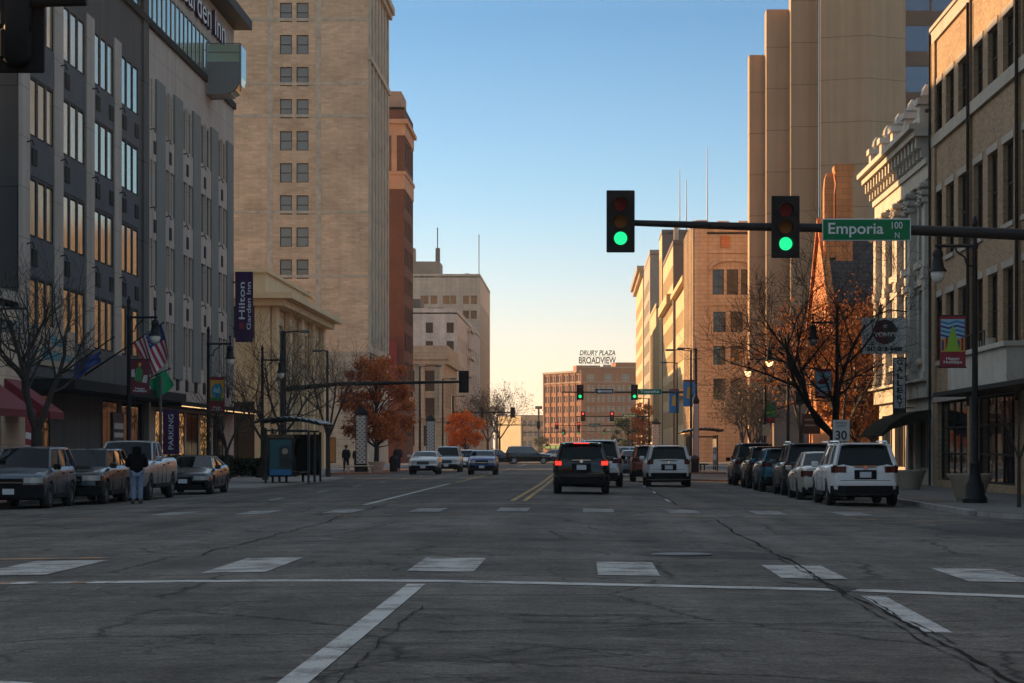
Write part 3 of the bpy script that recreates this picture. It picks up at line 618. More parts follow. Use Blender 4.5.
# --- small cream shop at the far left
B = Bldg('corner_shop', 'low cream shop with a flat roof at the left edge of the photo', (-20, 68, 0))
T = B.facade(-20, 54, 90, 24.9, 0, 6.7, [(2, 6, .4, 3), (8, 12, .4, 3), (14, 18, .5, 3.0), (20.2, 21.6, .1, 2.7), (3, 4.5, 4.2, 5.8), (9, 10.5, 4.2, 5.8), (15, 16.5, 4.2, 5.8)], 0, .2, wm=(2, 1, 'frame_dark', 'glass_store'))
B.shell(-40, -20, 54, 78.9, 6.7, skip='+x'); B.done([M['cream_stone']]); B.roof(-40, -20, 54, 78.9, 6.7, par=.3, pm=M['stone_band'])
for i, (a, b) in enumerate(((69.3, 74.0), (76.0, 78.0))):
    aw = MB().prism([(-19.98, a, 3.9), (-18.4, a, 2.75), (-18.4, a, 2.5), (-19.98, a, 2.6)], (0, b-a, 0)).build('awning', M['awning_maroon'], None, (-19.9, (a+b)/2, 3), fix=True)
    tag(aw, ('large maroon shop awning at the left edge of the photo', 'small maroon awning between the large maroon one and the hotel')[i], 'awning')
aw = empty('shop_sign', (-18.9, 70.5, 5.4), 'black and white lettered shop sign hanging from an iron bracket at the left edge', 'sign')
MB().tube([(-1.1, 0, .55), (1.1, 0, .55)], .04, 6).tube([(-1.1, 0, -.8), (-1.1, 0, .55)], .03, 6).build('bracket', M['black_metal'], aw)
MB().prism([(-.7, -.03, .4), (.85, -.03, .15), (.9, -.03, -.3), (-.75, -.03, .0)], (0, .06, 0)).build('panel', M['pattern_white'], aw, fix=True)
text('CANDY', .45, M['sign_black'], aw, (.08, -.04, .07), (R(90), R(7), 0), .004, 1.4, .015, height=.34)
fl = MB()
for i in range(8):
    for j in range(6): pass
fl = MB().loft([[(-18.8+.02*math.sin(t*3), 76.0+.15*math.sin(t*5+z*2), z) for t in [i/8 for i in range(9)]] for z in (2.6, 2.2, 1.8, 1.4, 1.0)], closed=False, cap=False)
fv = MB()
for k in range(9):
    z = 2.7-k*.22; fv.add([(-18.9, 74.6+.05*math.sin(k), z), (-18.85, 75.3+.06*math.sin(k*1.3), z-.05), (-18.85, 75.3+.06*math.sin(k*1.3+1.3), z-.27), (-18.9, 74.6+.05*math.sin(k+1), z-.22)], [(0,1,2,3),(3,2,1,0)], 1 if k in (3, 5) else 0)
o = fv.build('shop_flag', [M['banner_red'], M['flag_white']], None, (-18.9, 75, 1.7)); tag(o, 'red and white pennant hanging by the maroon awning at the left', 'flag')
# unseen deeper block, added to shade the junction
B = Bldg('brick_block', 'unseen brown block added behind the corner shop to shade the junction', (-58, 62, 0))
B.shell(-80, -44, 40, 84, 16); B.done([M['brown_brick']]); B.roof(-80, -44, 40, 84, 16, par=.8, pm=M['stone_band'])
B = Bldg('corner_block', 'brick commercial block on the near left corner', (-36, -20, 0))
B.facade(-20, -60, 90, 78, 0, 13, rows([(2+5*k, 4.4+5*k) for k in range(15)], [5, 9], 2.3), 0, .2, wm=(2, 2, 'frame_dark', 'glass_dark')); B.shell(-52, -20, -60, 18, 13, skip='+x'); B.done([M['brown_brick']]); B.roof(-52, -20, -60, 18, 13, par=.8, pm=M['stone_band'])
B = Bldg('corner_block', 'brick commercial block on the near right corner', (30, -20, 0))
B.facade(14, 18, -90, 78, 0, 12, rows([(2+5*k, 4.4+5*k) for k in range(15)], [5, 8.6], 2.2), 0, .2, wm=(2, 2, 'frame_dark', 'glass_dark')); B.shell(14, 46, -60, 18, 12, skip='-x'); B.done([M['red_brick']]); B.roof(14, 46, -60, 18, 12, par=.8, pm=M['stone_band'])

# --- low cream pavilion with a wide eave
B = Bldg('pavilion', 'low cream building with a wide flat eave between the hotel and the beige tower', (-28, 158, 0))
B.facade(-40, 145, 0, 19.4, 0, 11.3, [(13.5, 18.7, 8.8, 10.9, (3, 1, 'frame_dark', 'glass_dark')), (4, 11, 8.8, 10.9, (3, 1, 'frame_dark', 'glass_dark')), (13.2, 18.5, .3, 4.6, (4, 1, 'frame_dark', 'glass_store')), (3, 11, .3, 4.6, (4, 1, 'frame_dark', 'glass_store'))], 0, .3, wm=(3, 1, 'frame_dark', 'glass_dark'))
B.facade(-20.6, 145, 90, 28, 0, 11.3, [(2+6.5*k, 6.2+6.5*k, .4, 9.9, (2, 4, 'frame_dark', 'glass_dark')) for k in range(4)], 0, .4, wm=(2, 4, 'frame_dark', 'glass_dark'))
B.shell(-40, -20.6, 145, 173, 11.3, skip='-y+x'); B.done([M['cream_lowrise']])
B.part('eave', MB().box((-41.5, 143.6, 11.35), (-19.0, 174, 11.75)).box((-41.0, 144.2, 10.9), (-19.6, 173.6, 11.34)), M['cream_lowrise'])
B.part('attic', MB().box((-39.5, 146.2, 11.7), (-21.1, 171.5, 13.2)).box((-39.7, 146.0, 13.2), (-20.9, 171.8, 13.4)), M['cream_lowrise'])
m = MB()
for k in range(5): m.box((-20.55, 145.1+6.6*k, 0), (-20.2, 146.4+6.6*k, 10.9))
for x in (-36, -29.5, -27.3, -21.6): m.box((x, 144.7, 0), (x+1, 144.98, 10.9))
B.part('pier', m, M['cream_lowrise'])

# --- beige brick tower
B = Bldg('beige_tower', 'tall beige brick tower with paired windows up its plain wall, left of the street', (-33, 205, 0))
wz = [43.1-2.99*k-1.8 for k in range(10)]
B.facade(-46, 205, 0, 26, 10.6, 49, rows([(46-28.24, 46-27.12), (46-26.7, 46-25.58)], wz, 1.8)+[], 0, .2, wm=(1, 2, 'frame_dark', 'glass_pale'))
B.facade(-46, 205, 0, 26, 0, 10.6, [(21.6, 23.0, .2, 2.6, (1, 1, 'frame_dark', 'glass_store')), (12, 16, .4, 3.0)], 1, .3, wm=(2, 1, 'frame_dark', 'glass_store'))
sw = [(1.2+3.2*k, 2.9+3.2*k) for k in range(6)]
B.facade(-20, 205, 90, 21, 0, 49, rows(sw, [z for z in wz+[wz[-1]-2.99, wz[-1]-5.98]], 1.9), 2, .1, wm=(1, 2, 'frame_dark', 'glass_dark'))
B.shell(-46, -20, 205, 226, 49, skip='-y+x'); B.done([M['beige_brick'], M['classic_stone'], M['beige_stone']])
m = MB()
for k in range(7): m.box((-19.999, 205+3.2*k+.1, 10.6), (-19.85, 206.0+3.2*k, 46.9))
B.part('pier', m, M['beige_stone'])
m = MB(); m.box((-20.1, 204.7, 45.6), (-19.6, 226.3, 46.1)); m.box((-20.1, 204.5, 46.1), (-19.35, 226.5, 46.8)); m.box((-20.1, 204.85, 37.8), (-19.75, 226.2, 38.3)); m.box((-20.1, 204.85, 10.5), (-19.8, 226.2, 11.1))
B.part('cornice', m, M['beige_stone'])
m = MB()
for xx in (-29.4, -24.9): m.box((xx, 204.955, 10.7), (xx+.5, 204.999, 47))
for k in range(10): m.box((-46, 204.965, 44.4-2.99*k), (-20.1, 204.999, 44.65-2.99*k)) if k in (1, 3, 4, 7, 9) else None
B.part('grey_band', m, M['beige_band'])
B.part('stain_course', MB().box((-46.02, 204.93, 45.4), (-20.1, 204.998, 49)), plain('weathered_top', (.50, .40, .29), .9, var=.4, scale=.5))
B.roof(-46, -20, 205, 226, 49, par=1, pm=M['beige_stone'])

# --- red brick tower
B = Bldg('red_brick_tower', 'slim red brick tower with cream bands beyond the beige tower', (-24, 246, 0))
B.facade(-36, 246, 0, 16, 0, 39.8, [(13.6, 14.6, 33.3, 36.2, (1, 2, 'frame_dark', 'glass_dark')), (10, 11.2, 33.3, 36.2)], 0, .3, wm=(1, 2, 'frame_dark', 'glass_dark'))
rz = [3+3.2*k for k in range(9)]
B.facade(-20, 246, 90, 13, 0, 39.8, rows([(1+2.4*k, 2.4+2.4*k) for k in range(5)], rz, 2.0)+[(1+2.4*k, 2.6+2.4*k, 33.3, 36.2) for k in range(5)], 0, .3, wm=(1, 2, 'frame_dark', 'glass_dark'))
B.shell(-36, -20, 246, 259, 39.8, skip='-y+x'); B.done([M['red_brick']])
m = MB(); 
for z0, z1, p in ((36.6, 37.9, .1), (37.9, 38.4, .4), (30.6, 32.2, .08), (32.2, 32.6, .2), (7, 7.6, .1)): m.box((-36.1, 246-p, z0), (-20+p, 259+p, z1))
B.part('cornice', m, M['pink_stone'])
B.part('bay_pilaster', MB().box((-21.4, 245.75, 32.6), (-20.8, 246.0, 36.6)).box((-22.95, 245.75, 32.6), (-22.5, 246.0, 36.6)), M['pink_stone'])
B.part('penthouse', MB().box((-30, 247, 39.5), (-20.4, 254, 41.7)), M['grey_tan']); B.roof(-36, -20, 246, 259, 39.8)

# --- classical stone block, white brick block, tall cream block
B = Bldg('stone_bank', 'low classical stone bank with a heavy cornice in front of the white brick block', (-26, 330, 0))
B.facade(-42, 320, 0, 22, 0, 16, rows([(13+2.9*k, 14.6+2.9*k) for k in range(3)], [2, 6, 10], 3.0), 0, .5, wm=(1, 3, 'frame_dark', 'glass_dark'))
B.facade(-20, 320, 90, 28, 0, 16, rows([(1.5+4.4*k, 3.9+4.4*k) for k in range(6)], [2, 7.5], 4.2), 0, .5, wm=(1, 3, 'frame_dark', 'glass_dark'))
B.shell(-42, -20, 320, 348, 16, skip='-y+x'); B.done([M['classic_stone']])
B.part('cornice', MB().box((-42.3, 319.2, 14.6), (-19.5, 348.4, 15.3)).box((-42.2, 319.5, 13.9), (-19.5, 348.3, 14.6)).box((-42, 319.7, 15.3), (-19.7, 348.2, 16.6)).box((-42.2, 319.6, 5.6), (-19.6, 348, 6.1)), M['classic_stone'])
m = MB()
for k in range(5): m.lathe([(.55, 0), (.5, .3), (.42, 7.4), (.6, 7.8)], (-20.2-2.9*k-.3, 319.6, 6.1), 10)
B.part('column', m, M['classic_stone']); B.roof(-42, -20, 320, 348, 16.3)
B = Bldg('white_brick_block', 'white painted brick block with small dark windows beyond the red tower', (-30, 388, 0))
B.facade(-48, 349, 0, 28, 0, 23.3, [(a, b, z, z+1.65) for a, b in ((23.05, 24.2), (26.35, 27.5), (19.8, 20.95)) for z in (17.05, 20.0)], 0, .25, wm=(1, 2, 'frame_dark', 'glass_dark'))
B.facade(-20, 349, 90, 78, 0, 23.3, rows([(4+6*k, 6+6*k) for k in range(12)], [5, 9, 13, 17.5], 2.2), 0, .25, wm=(1, 2, 'frame_dark', 'glass_dark'))
B.shell(-48, -20, 349, 427, 23.3, skip='-y+x'); B.done([M['white_brick']])
m = MB()
for z in (17.2, 22.0): m.box((-20, 380, z), (-19.2, 392, z+.5)); m.box((-20, 380.5, z-3), (-19.6, 391.5, z))
B.part('oriel', m, M['white_brick']); B.part('rooftop_plant', MB().box((-40, 352, 23.2), (-26, 360, 25.6)).box((-25, 355, 23.2), (-22.5, 358, 24.4)), M['dark_grey']); B.roof(-48, -20, 349, 427, 23.3, par=.6, pm=M['white_brick'])
B = Bldg('cream_office_block', 'tall cream office block with few windows and rooftop masts beyond the white brick block', (-36, 450, 0))
B.facade(-60, 427, 0, 40, 0, 35.2, [(a, b, z, z+1.6) for a, b in ((28.5,30),(30.4,31.7),(32.8,34.1),(34.3,35.4),(36.7,37.9),(38.2,39.4),(24,25.4),(20,21.4)) for z in (29.8, 26.9)], 0, .25, wm=(2, 1, 'frame_dark', 'glass_dark'))
B.facade(-20, 427, 90, 46, 0, 35.2, [(1.5+3*k, 2.9+3*k, z, z+27) for k in range(14) for z in (3,)], 0, .3, wm=(1, 12, 'frame_tan', 'glass_dark'))
B.shell(-60, -20, 427, 473, 35.2, skip='-y+x'); B.done([M['cream_stone']]); B.roof(-60, -20, 427, 473, 35.2, par=.4, pm=M['cream_stone'])
B.part('penthouse', MB().box((-37, 429, 35.1), (-28, 439, 38.2)).box((-36, 431, 38.2), (-33, 435, 41)), M['grey_tan'])
mp = MB().tube([(-28.5, 431, 38), (-28.5, 431, 45)], .12, 6).tube([(-20.8, 440, 35), (-20.8, 440, 44.5)], .09, 6).cbox((-28.9, 430.8, 38), (-28, 431.2, 41.0), .1).cbox((-23.6, 438, 35.4), (-22.6, 439.5, 36.6), .1)
B.part('mast', mp, M['frame_grey'])

# --- Broadview hotel across the end of the street
c0 = Vector((-.3, 700, 0)); A1 = 62.0                         # lit face runs back-left from the corner
B = Bldg('broadview_hotel', 'eight storey red brick hotel with a rooftop name sign closing the street end', c0)
d = Vector((-math.cos(R(A1)), math.sin(R(A1)), 0)); L1 = 27.0
zz = [3.6+3.3*k for k in range(7)]
o1 = c0+d*L1
B.facade(o1.x, o1.y, -A1, L1, 0, 26.2, rows([(1.3+4.4*k+j*1.8, 2.7+4.4*k+j*1.8) for k in range(6) for j in (0, 1)], zz, 2.0), 0, .3, wm=(1, 2, 'frame_white', 'glass_pale'))
B.facade(c0.x, c0.y, 8, 24, 0, 27.6, rows([(1.6+3.3*k+j*1.4, 2.6+3.3*k+j*1.4) for k in range(7) for j in (0, 1)], zz[:6], 2.0)+[(1.6+5.6*k, 4.0+5.6*k, 23.4, 25.6) for k in range(4)], 0, .3, wm=(2, 2, 'frame_white', 'glass_pale'))
c8, s8 = math.cos(R(8)), math.sin(R(8)); P = lambda u, dd, z: (c0.x+u*c8-dd*s8, c0.y+u*s8+dd*c8, z)
e = P(24, 0, 0); b1 = P(24, 30, 0)
B.wall.add([(e[0],e[1],0),(b1[0],b1[1],0),(b1[0],b1[1],27.6),(e[0],e[1],27.6)], [(0,1,2,3)]); B.wall.add([(b1[0],b1[1],0),(o1.x,o1.y+14,0),(o1.x,o1.y+14,26.2),(b1[0],b1[1],26.2)], [(0,1,2,3)]); B.wall.add([(o1.x,o1.y+14,0),(o1.x,o1.y,0),(o1.x,o1.y,26.2),(o1.x,o1.y+14,26.2)], [(0,1,2,3)])
B.done([M['hotel_brick_far']])
m = MB()
n1 = Vector((-math.sin(R(A1)), -math.cos(R(A1)), 0))
def slab(m, p, q, n, z0, z1, t): p = Vector(p); q = Vector(q); m.prism([(p.x,p.y,z0),(q.x,q.y,z0),(q.x,q.y,z1),(p.x,p.y,z1)], n*t)
for z0, z1, t in ((26.2, 26.8, .4), (22.9, 23.2, .25), (3.0, 3.4, .3)): slab(m, o1, c0, n1, z0, z1, t)
n2 = Vector((s8, -c8, 0)); q = Vector(P(24, 0, 0))
for z0, z1, t in ((27.6, 28.0, .3), (22.9, 23.2, .25), (3.0, 3.4, .3)): slab(m, c0, q, n2, z0, z1, t)
B.part('cornice', m, M['pink_stone'], fix=True)
rm = MB().prism([(o1.x,o1.y,26.1),(c0.x,c0.y,26.1),(e[0],e[1],26.1),(b1[0],b1[1],26.1),(o1.x,o1.y+14,26.1)], (0,0,.1)); rm.prism([P(-1.6, 1.5, 26.2), P(6, 1.5, 26.2), P(6, 9, 26.2), P(-1.6, 9, 26.2)], (0, 0, 2.2)); rm.prism([P(11, 1, 26.2), P(23.6, 1, 26.2), P(23.6, 10, 26.2), P(11, 10, 26.2)], (0, 0, 3.2))
B.part('roof', rm, M['hotel_brick_far'], fix=True)
m = MB()
for k in range(7): slab(m, Vector(o1)+(-d)*(k*4.38+.05)+n1*.0, Vector(o1)+(-d)*(k*4.38+.6), n1, 3.4, 26.2, .25)
B.part('pilaster', m, M['hotel_brick_far'], fix=True)
m = MB()
for k in range(5): slab(m, Vector(o1)+(-d)*(k*3.9+.4)+n1*.3, Vector(o1)+(-d)*(k*3.9+3.5)+n1*.3, n1, 1.9, 2.9, 1.2)
B.part('green_awning', m, M['awning_green'], fix=True)
rs = empty('rooftop_sign', (4.0, 699, 28.2), 'black open letters of the hotel name on the roof at the end of the street', 'sign')
text('BROADVIEW', 2, M['sign_black'], rs, (.6, 0, 1.75), (R(90), 0, 0), .1, 11.8, .045, height=2.1)
text('DRURY PLAZA', 2, M['sign_black'], rs, (.6, 0, 4.1), (R(90), 0, 0), .1, 11.4, .045, height=1.6, shear=.2)
m = MB()
for k in range(8): m.tube([(-4.5+1.45*k, .5, 0), (-4.5+1.45*k, .5, 3.2)], .035, 4)
for z in (.65, 3.1): m.tube([(-4.8, .5, z), (6.0, .5, z)], .04, 4)
m.build('frame', M['frame_dark'], rs)
rs2 = MB().box((6.4, 701.5, 26.4), (9.0, 702.5, 28.6)).build('rooftop_tank', M['frame_white'], None, (8, 702, 26.4)); tag(rs2, 'small white box on the far hotel roof beside the name sign', 'roof unit')
# ================================================================== BUILDINGS, RIGHT SIDE
# --- brown brick commercial block (nearest right)
B = Bldg('brick_block', 'brown brick block with long rows of tall dark windows, nearest building on the right', (20, 80, 0))
YB0, YB1 = 53.0, 88.0
def un(ya, yb): return (YB1-yb, YB1-ya)         # facade -90 starts at the far end
wy = []
for b0 in (79.95, 71.2, 62.45, 53.7):
    for k in range(3): wy.append((b0+.35+2.75*k, b0+2.15+2.75*k))
hs = []
for a, b in wy:
    u0, u1 = un(a, b)
    hs += [(u0, u1, 13.95, 15.85), (u0, u1, 8.94, 11.6), (u0, u1, 4.95, 7.45)]
for a, b, nx in ((79.9, 86.9, 5), (71.3, 78.6, 5), (62.5, 69.8, 5), (54, 61, 5)):
    u0, u1 = un(a, b); hs.append((u0, u1, .25, 3.3, (nx, 3, 'frame_dark', 'glass_store')))
B.facade(XR, YB1, -90, YB1-YB0, 0, 17.6, hs, 0, .22, wm=(1, 2, 'frame_dark', 'glass_black'))
B.facade(XR, YB0, 0, 26, 0, 17.6, rows([(2+4*k, 4+4*k) for k in range(6)], [5, 9.5, 13.9], 2.1), 0, .25, wm=(2, 2, 'frame_dark', 'glass_dark'))
B.shell(XR, 40, YB0, YB1, 17.6, skip='-x-y'); B.done([M['brown_brick']])
m = MB(); m.box((XR-.12, YB0-.1, 13.45), (XR+.001, YB1-.02, 13.9)); m.box((XR-.1, YB0-.08, 17.6), (XR+.4, YB1-.02, 18.1)); m.box((XR-.16, YB0-.12, 18.1), (XR+.45, YB1, 18.25))
for a, b in wy:
    for z in (13.9, 8.9, 4.9):
        if z < 13: m.box((XR-.07, a-.1, z-.16), (XR+.001, b+.1, z))
    for z in (15.85, 11.6, 7.45): m.box((XR-.03, a-.12, z), (XR+.001, b+.12, z+.24))
m.box((XR-.05, YB0, 3.31), (XR+.001, YB1-.1, 3.6)); B.part('stone_trim', m, M['stone_band'])
m = MB()
for b0 in (79.55, 70.75, 62.0, 53.2): m.box((XR-.09, b0-.35, 0), (XR+.001, b0+.1, 13.44)); m.box((XR-.09, b0-.35, 13.91), (XR+.001, b0+.1, 17.6))
m.box((XR-.09, YB1-.9, 3.6), (XR+.001, YB1-.02, 13.44)); m.box((XR-.09, YB1-.9, 13.91), (XR+.001, YB1-.02, 17.6)); B.part('brick_pier', m, M['brown_brick'])
B.part('downpipe', MB().tube([(XR-.17, 79.1, 3), (XR-.17, 79.1, 17.5)], .06, 6).tube([(XR-.17, 70.2, 3), (XR-.17, 70.2, 17.5)], .06, 6).tube([(XR-.15, 87.9, 0), (XR-.15, 87.9, 18)], .05, 6), M['frame_dark'])
B.part('balcony', MB().box((12.7, 66, 3.45), (XR-.1, 76.6, 4.55)).box((12.6, 65.9, 4.55), (XR-.1, 76.7, 4.7)), M['white_stone'])
B.part('canopy', MB().box((12.4, 53.5, 3.3), (XR-.06, 78, 3.44)), M['frame_dark']); B.roof(XR+.3, 40, YB0+.3, YB1-.2, 17.6)
fb = empty('window_box', (12.9, 72.5, 4.7), 'dark iron railing with a few pots on the stone ledge at the right edge', 'planter box')
m = MB()
for k in range(9): m.tube([(0, -1.8+.45*k, 0), (0, -1.8+.45*k, .55)], .025, 5)
m.tube([(0, -1.8, .55), (0, 1.8, .55)], .03, 5); m.build('railing', M['black_metal'], fb)
MB().lathe([(.16, 0), (.2, .35)], (.3, -1.1, 0), 10).lathe([(.16, 0), (.2, .35)], (.3, .9, 0), 10).build('pots', M['white_stone'], fb)

# --- ornate white terracotta facade
B = Bldg('ornate_white_building', 'ornate white stone building with a bracketed cornice and roof pedestals on the right', (20, 96, 0))
hs = []
for k, (a, b) in enumerate(((90.0, 91.8), (93.9, 95.6), (97.6, 99.2), (100.9, 102.4))):
    u0, u1 = 104-b, 104-a; hs += [(u0, u1, 9.2, 12.0), (u0, u1, 5.2, 8.05)]
hs += [(1, 4.4, .6, 3.0, (2, 1, 'frame_tan', 'glass_store')), (5.2, 8.4, .6, 3.0, (2, 1, 'frame_tan', 'glass_store')), (9.3, 10.6, .1, 2.8, (1, 1, 'frame_dark', 'glass_store')), (11.5, 14.8, .6, 3.0, (2, 1, 'frame_tan', 'glass_store'))]
B.facade(XR, 104, -90, 15.98, 0, 14.0, hs, 0, .2, wm=(1, 2, 'frame_dark', 'glass_black'))
B.shell(XR, 38, 88.02, 104, 14.0, skip='-x'); B.done([M['white_stone']])
m = MB()
for y in (88.4, 92.4, 96.2, 99.8, 103.2):
    m.box((XR-.28, y, 4.6), (XR+.001, y+.75, 12.3)); m.box((XR-.34, y-.06, 4.3), (XR+.001, y+.81, 4.6)); m.box((XR-.34, y-.06, 8.35), (XR+.001, y+.81, 8.75))
    for q in range(3): m.cbox((XR-.38-.06*q, y-.08-.05*q, 11.35+.3*q), (XR+.001, y+.83+.05*q, 11.6+.3*q), .06)
B.part('pilaster', m, M['white_stone'])
m = MB()
m.box((XR-.2, 88.05, 12.31), (XR+.001, 104.1, 12.9)); m.box((XR-.3, 88.05, 12.9), (XR+.001, 104.2, 13.15)); m.box((XR-.75, 88.05, 14.0), (XR+.35, 104.7, 14.28)); m.box((XR-.95, 88.05, 14.28), (XR+.4, 104.9, 14.5))
for k in range(17): y = 88.4+.98*k; m.box((XR-.62, y, 13.55), (XR+.001, y+.3, 13.99)); m.box((XR-.42, y+.02, 13.2), (XR+.001, y+.28, 13.55))
m.box((XR-.12, 88.05, 8.2), (XR+.001, 104, 8.5)); m.box((XR-.25, 88.05, 3.55), (XR+.001, 104.1, 4.2)); m.box((XR-.5, 88.05, 4.2), (XR+.001, 104.3, 4.29))
B.part('cornice', m, M['white_stone'])
m = MB()
for y in (88.6, 92.5, 96.3, 99.9, 103.6):
    m.box((XR-.45, y, 14.5), (XR+.25, y+.7, 15.35)); m.box((XR-.55, y-.1, 15.35), (XR+.35, y+.8, 15.6)); m.lathe([(.1, 0), (.26, .15), (.2, .4), (.05, .6)], (XR-.1, y+.35, 15.6), 8)
for k in range(40):
    y = 89.4+.375*k; m.lathe([(.07, 0), (.1, .2), (.05, .5)], (XR-.1, y, 14.5), 6)
m.box((XR-.22, 88.6, 15.0), (XR+.02, 104, 15.15)); B.part('balustrade', m, M['white_stone'])
m = MB()
for y in (92.4, 96.2, 99.8, 103.2, 88.4):
    for q in range(7): a = q*.9; m.lathe([(.02, -.12), (.14, 0), (.02, .12)], (XR-.42+.05*math.sin(a*2), y+.1+.09*q, 11.55+.25*math.sin(a)), 6)
B.part('carved_ornament', m, M['white_stone'])
B.part('window_sill', MB().box((XR-.2, 89.9, 8.9), (XR+.001, 91.9, 9.18)).box((XR-.2, 93.8, 8.9), (XR+.001, 95.7, 9.18)).box((XR-.2, 97.5, 8.9), (XR+.001, 99.3, 9.18)).box((XR-.2, 89.9, 4.95), (XR+.001, 91.9, 5.18)).box((XR-.2, 93.8, 4.95), (XR+.001, 95.7, 5.18)).box((XR-.2, 97.5, 4.95), (XR+.001, 99.3, 5.18)), M['white_stone'])
B.roof(XR+.3, 38, 88.1, 104, 14.3)
ring = lambda y: [(XR-.001, y, 3.05), (XR-.6, y, 2.98), (XR-1.2, y, 2.75), (XR-1.7, y, 2.4), (XR-2.0, y, 2.0), (XR-1.97, y, 1.97), (XR-1.6, y, 2.25), (XR-.001, y, 2.7)]
aw = MB().loft([ring(88.4), ring(95.2)]).build('awning', M['awning_dark'], None, (XR-.5, 92, 2.6), 40, fix=True); tag(aw, 'dark rounded fabric awning over the shopfront under the gallery sign', 'awning')
# signs hung from it
gs = empty('gallery_sign', (13.35, 92.8, 4.1), 'tall narrow white sign with vertical black letters, hung above the dark awning', 'sign')
MB().cbox((-.28, -.07, -1.22), (.28, .07, 1.22), .015).build('frame', M['sign_black'], gs); MB().box((-.23, -.08, -.92), (.23, -.07, 1.17)).build('panel', M['sign_white'], gs)
for i, ch in enumerate('GALLERY'): text(ch, .34, M['sign_black'], gs, (0, -.085, 1.02-.295*i), ext=.003, bold=.012, height=.24, width=.24)
MB().tube([(.28, 0, .9), (.62, 0, .9)], .03, 6).tube([(.28, 0, -.9), (.62, 0, -.9)], .03, 6).build('bracket', M['black_metal'], gs)
ts = empty('square_sign', (12.75, 93.1, 6.25), 'white rectangular sign with a red and black disc and a phone number', 'sign')
MB().cbox((-.95, -.06, -.76), (.92, .06, .76), .01).build('panel', M['sign_white'], ts)
m = MB(); n_ = 28
for half, mi in ((0, 0), (1, 1)):
    a0 = math.pi/2+half*math.pi; m.add([(.02, -.072, .16)]+[(.02+.52*math.cos(a0+math.pi*k/14), -.072, .16+.52*math.sin(a0+math.pi*k/14)) for k in range(15)], [(0, k+1, k+2) for k in range(14)], mi)
m.build('disc', [M['banner_maroon'], M['sign_black']], ts)
star = [(.02+(.14 if k % 2 == 0 else .06)*math.sin(k*math.pi/5), -.08, .42+(.14 if k % 2 == 0 else .06)*math.cos(k*math.pi/5)) for k in range(10)]
MB().poly(star[::-1]).build('star', M['sign_white'], ts)
text("TONY'S", .3, M['sign_white'], ts, (.05, -.085, .06), ext=.003, width=1.0, bold=.02, height=.2); text('316-265-4400', .2, M['sign_black'], ts, (0, -.075, -.55), ext=.003, width=1.5, bold=.012, height=.19)
MB().tube([(.9, 0, .6), (1.25, 0, .6)], .035, 6).tube([(-.6, 0, .76), (.2, 0, 1.1), (1.2, 0, 1.0)], .03, 6).build('bracket', M['black_metal'], ts)

# --- orange sandstone church-like building
B = Bldg('sandstone_building', 'orange sandstone building with a steep gable, slate roof and tall flared chimneys', (22, 135, 0))
hs_ = [(2, 3.2, 3, 6), (5, 6.2, 3, 6), (9, 10.2, 3, 6), (12, 13.2, 3, 6), (7, 8.4, 8, 10.4)]
FX = 14.55; YA, YZ, YM_, ZE, ZP = 128.5, 141.5, 135.0, 9.0, 15.2
B.facade(FX, YZ, -90, YZ-YA, 0, ZE, [(1.5, 2.7, 3, 6), (4.3, 5.5, 3, 6), (7.4, 8.6, 3, 6), (10.2, 11.4, 3, 6)], 0, .3, wm=(1, 2, 'frame_dark', 'glass_dark'))
B.wall.add([(FX, YZ, ZE), (FX, YA, ZE), (FX, YM_, ZP)], [(0, 1, 2)]); B.wall.add([(34, YA, ZE), (34, YZ, ZE), (34, YM_, ZP)], [(0, 1, 2)])
B.shell(FX, 34, YA, YZ, ZE, skip='-x'); B.done([M['church_brick']])
B.part('roof', MB().prism([(FX+.3, YA-.4, ZE-.35), (34, YA-.4, ZE-.35), (34, YM_, ZP), (FX+.3, YM_, ZP)], (0, 0, .25)).prism([(FX+.3, YZ+.4, ZE-.35), (34, YZ+.4, ZE-.35), (34, YM_+.03, ZP), (FX+.3, YM_+.03, ZP)], (0, 0, .25)), M['slate'], fix=True)
def sqring(x0, x1, y0, y1, z): return [(x0,y0,z),(x1,y0,z),(x1,y1,z),(x0,y1,z)]
m = MB(); m.loft([sqring(a, b, 132.2, 133.4, z) for a, b, z in ((15.2, 16.2, 10), (15.2, 16.2, 16.9), (15.28, 16.12, 17.5), (15.18, 16.25, 18.0), (15.1, 16.35, 18.3), (15.1, 16.35, 18.5), (15.14, 16.3, 18.55), (15.2, 16.2, 18.62))])
B.part('chimney', m, M['church_brick'], fix=True)
m = MB(); m.loft([sqring(14.52, 15.1, 132.4, 133.2, 13), sqring(14.52, 15.1, 132.4, 133.2, 17.1), sqring(14.58, 15.1, 132.5, 133.1, 17.8), sqring(14.7, 15.08, 132.6, 133.0, 18.1)]); B.part('chimney', m, M['church_brick'], fix=True)
B.part('chimney_base', MB().box((14.6, 132.25, 13.0), (15.2, 133.3, 15.3)), M['church_brick'])
m = MB()
for s_ in (-1, 1): m.prism([(FX-.2, YM_+s_*6.9, ZE-.3), (FX-.2, YM_, ZP+.1), (FX-.2, YM_, ZP+.45), (FX-.2, YM_+s_*7.2, ZE-.2)], (.45, 0, 0))
for k, z in enumerate((10.2, 11.4)): m.box((FX-.12, YM_-4.4+1.2*k, z), (FX+.01, YM_+4.4-1.2*k, z+.18))
B.part('gable_coping', m, M['church_brick'], fix=True)

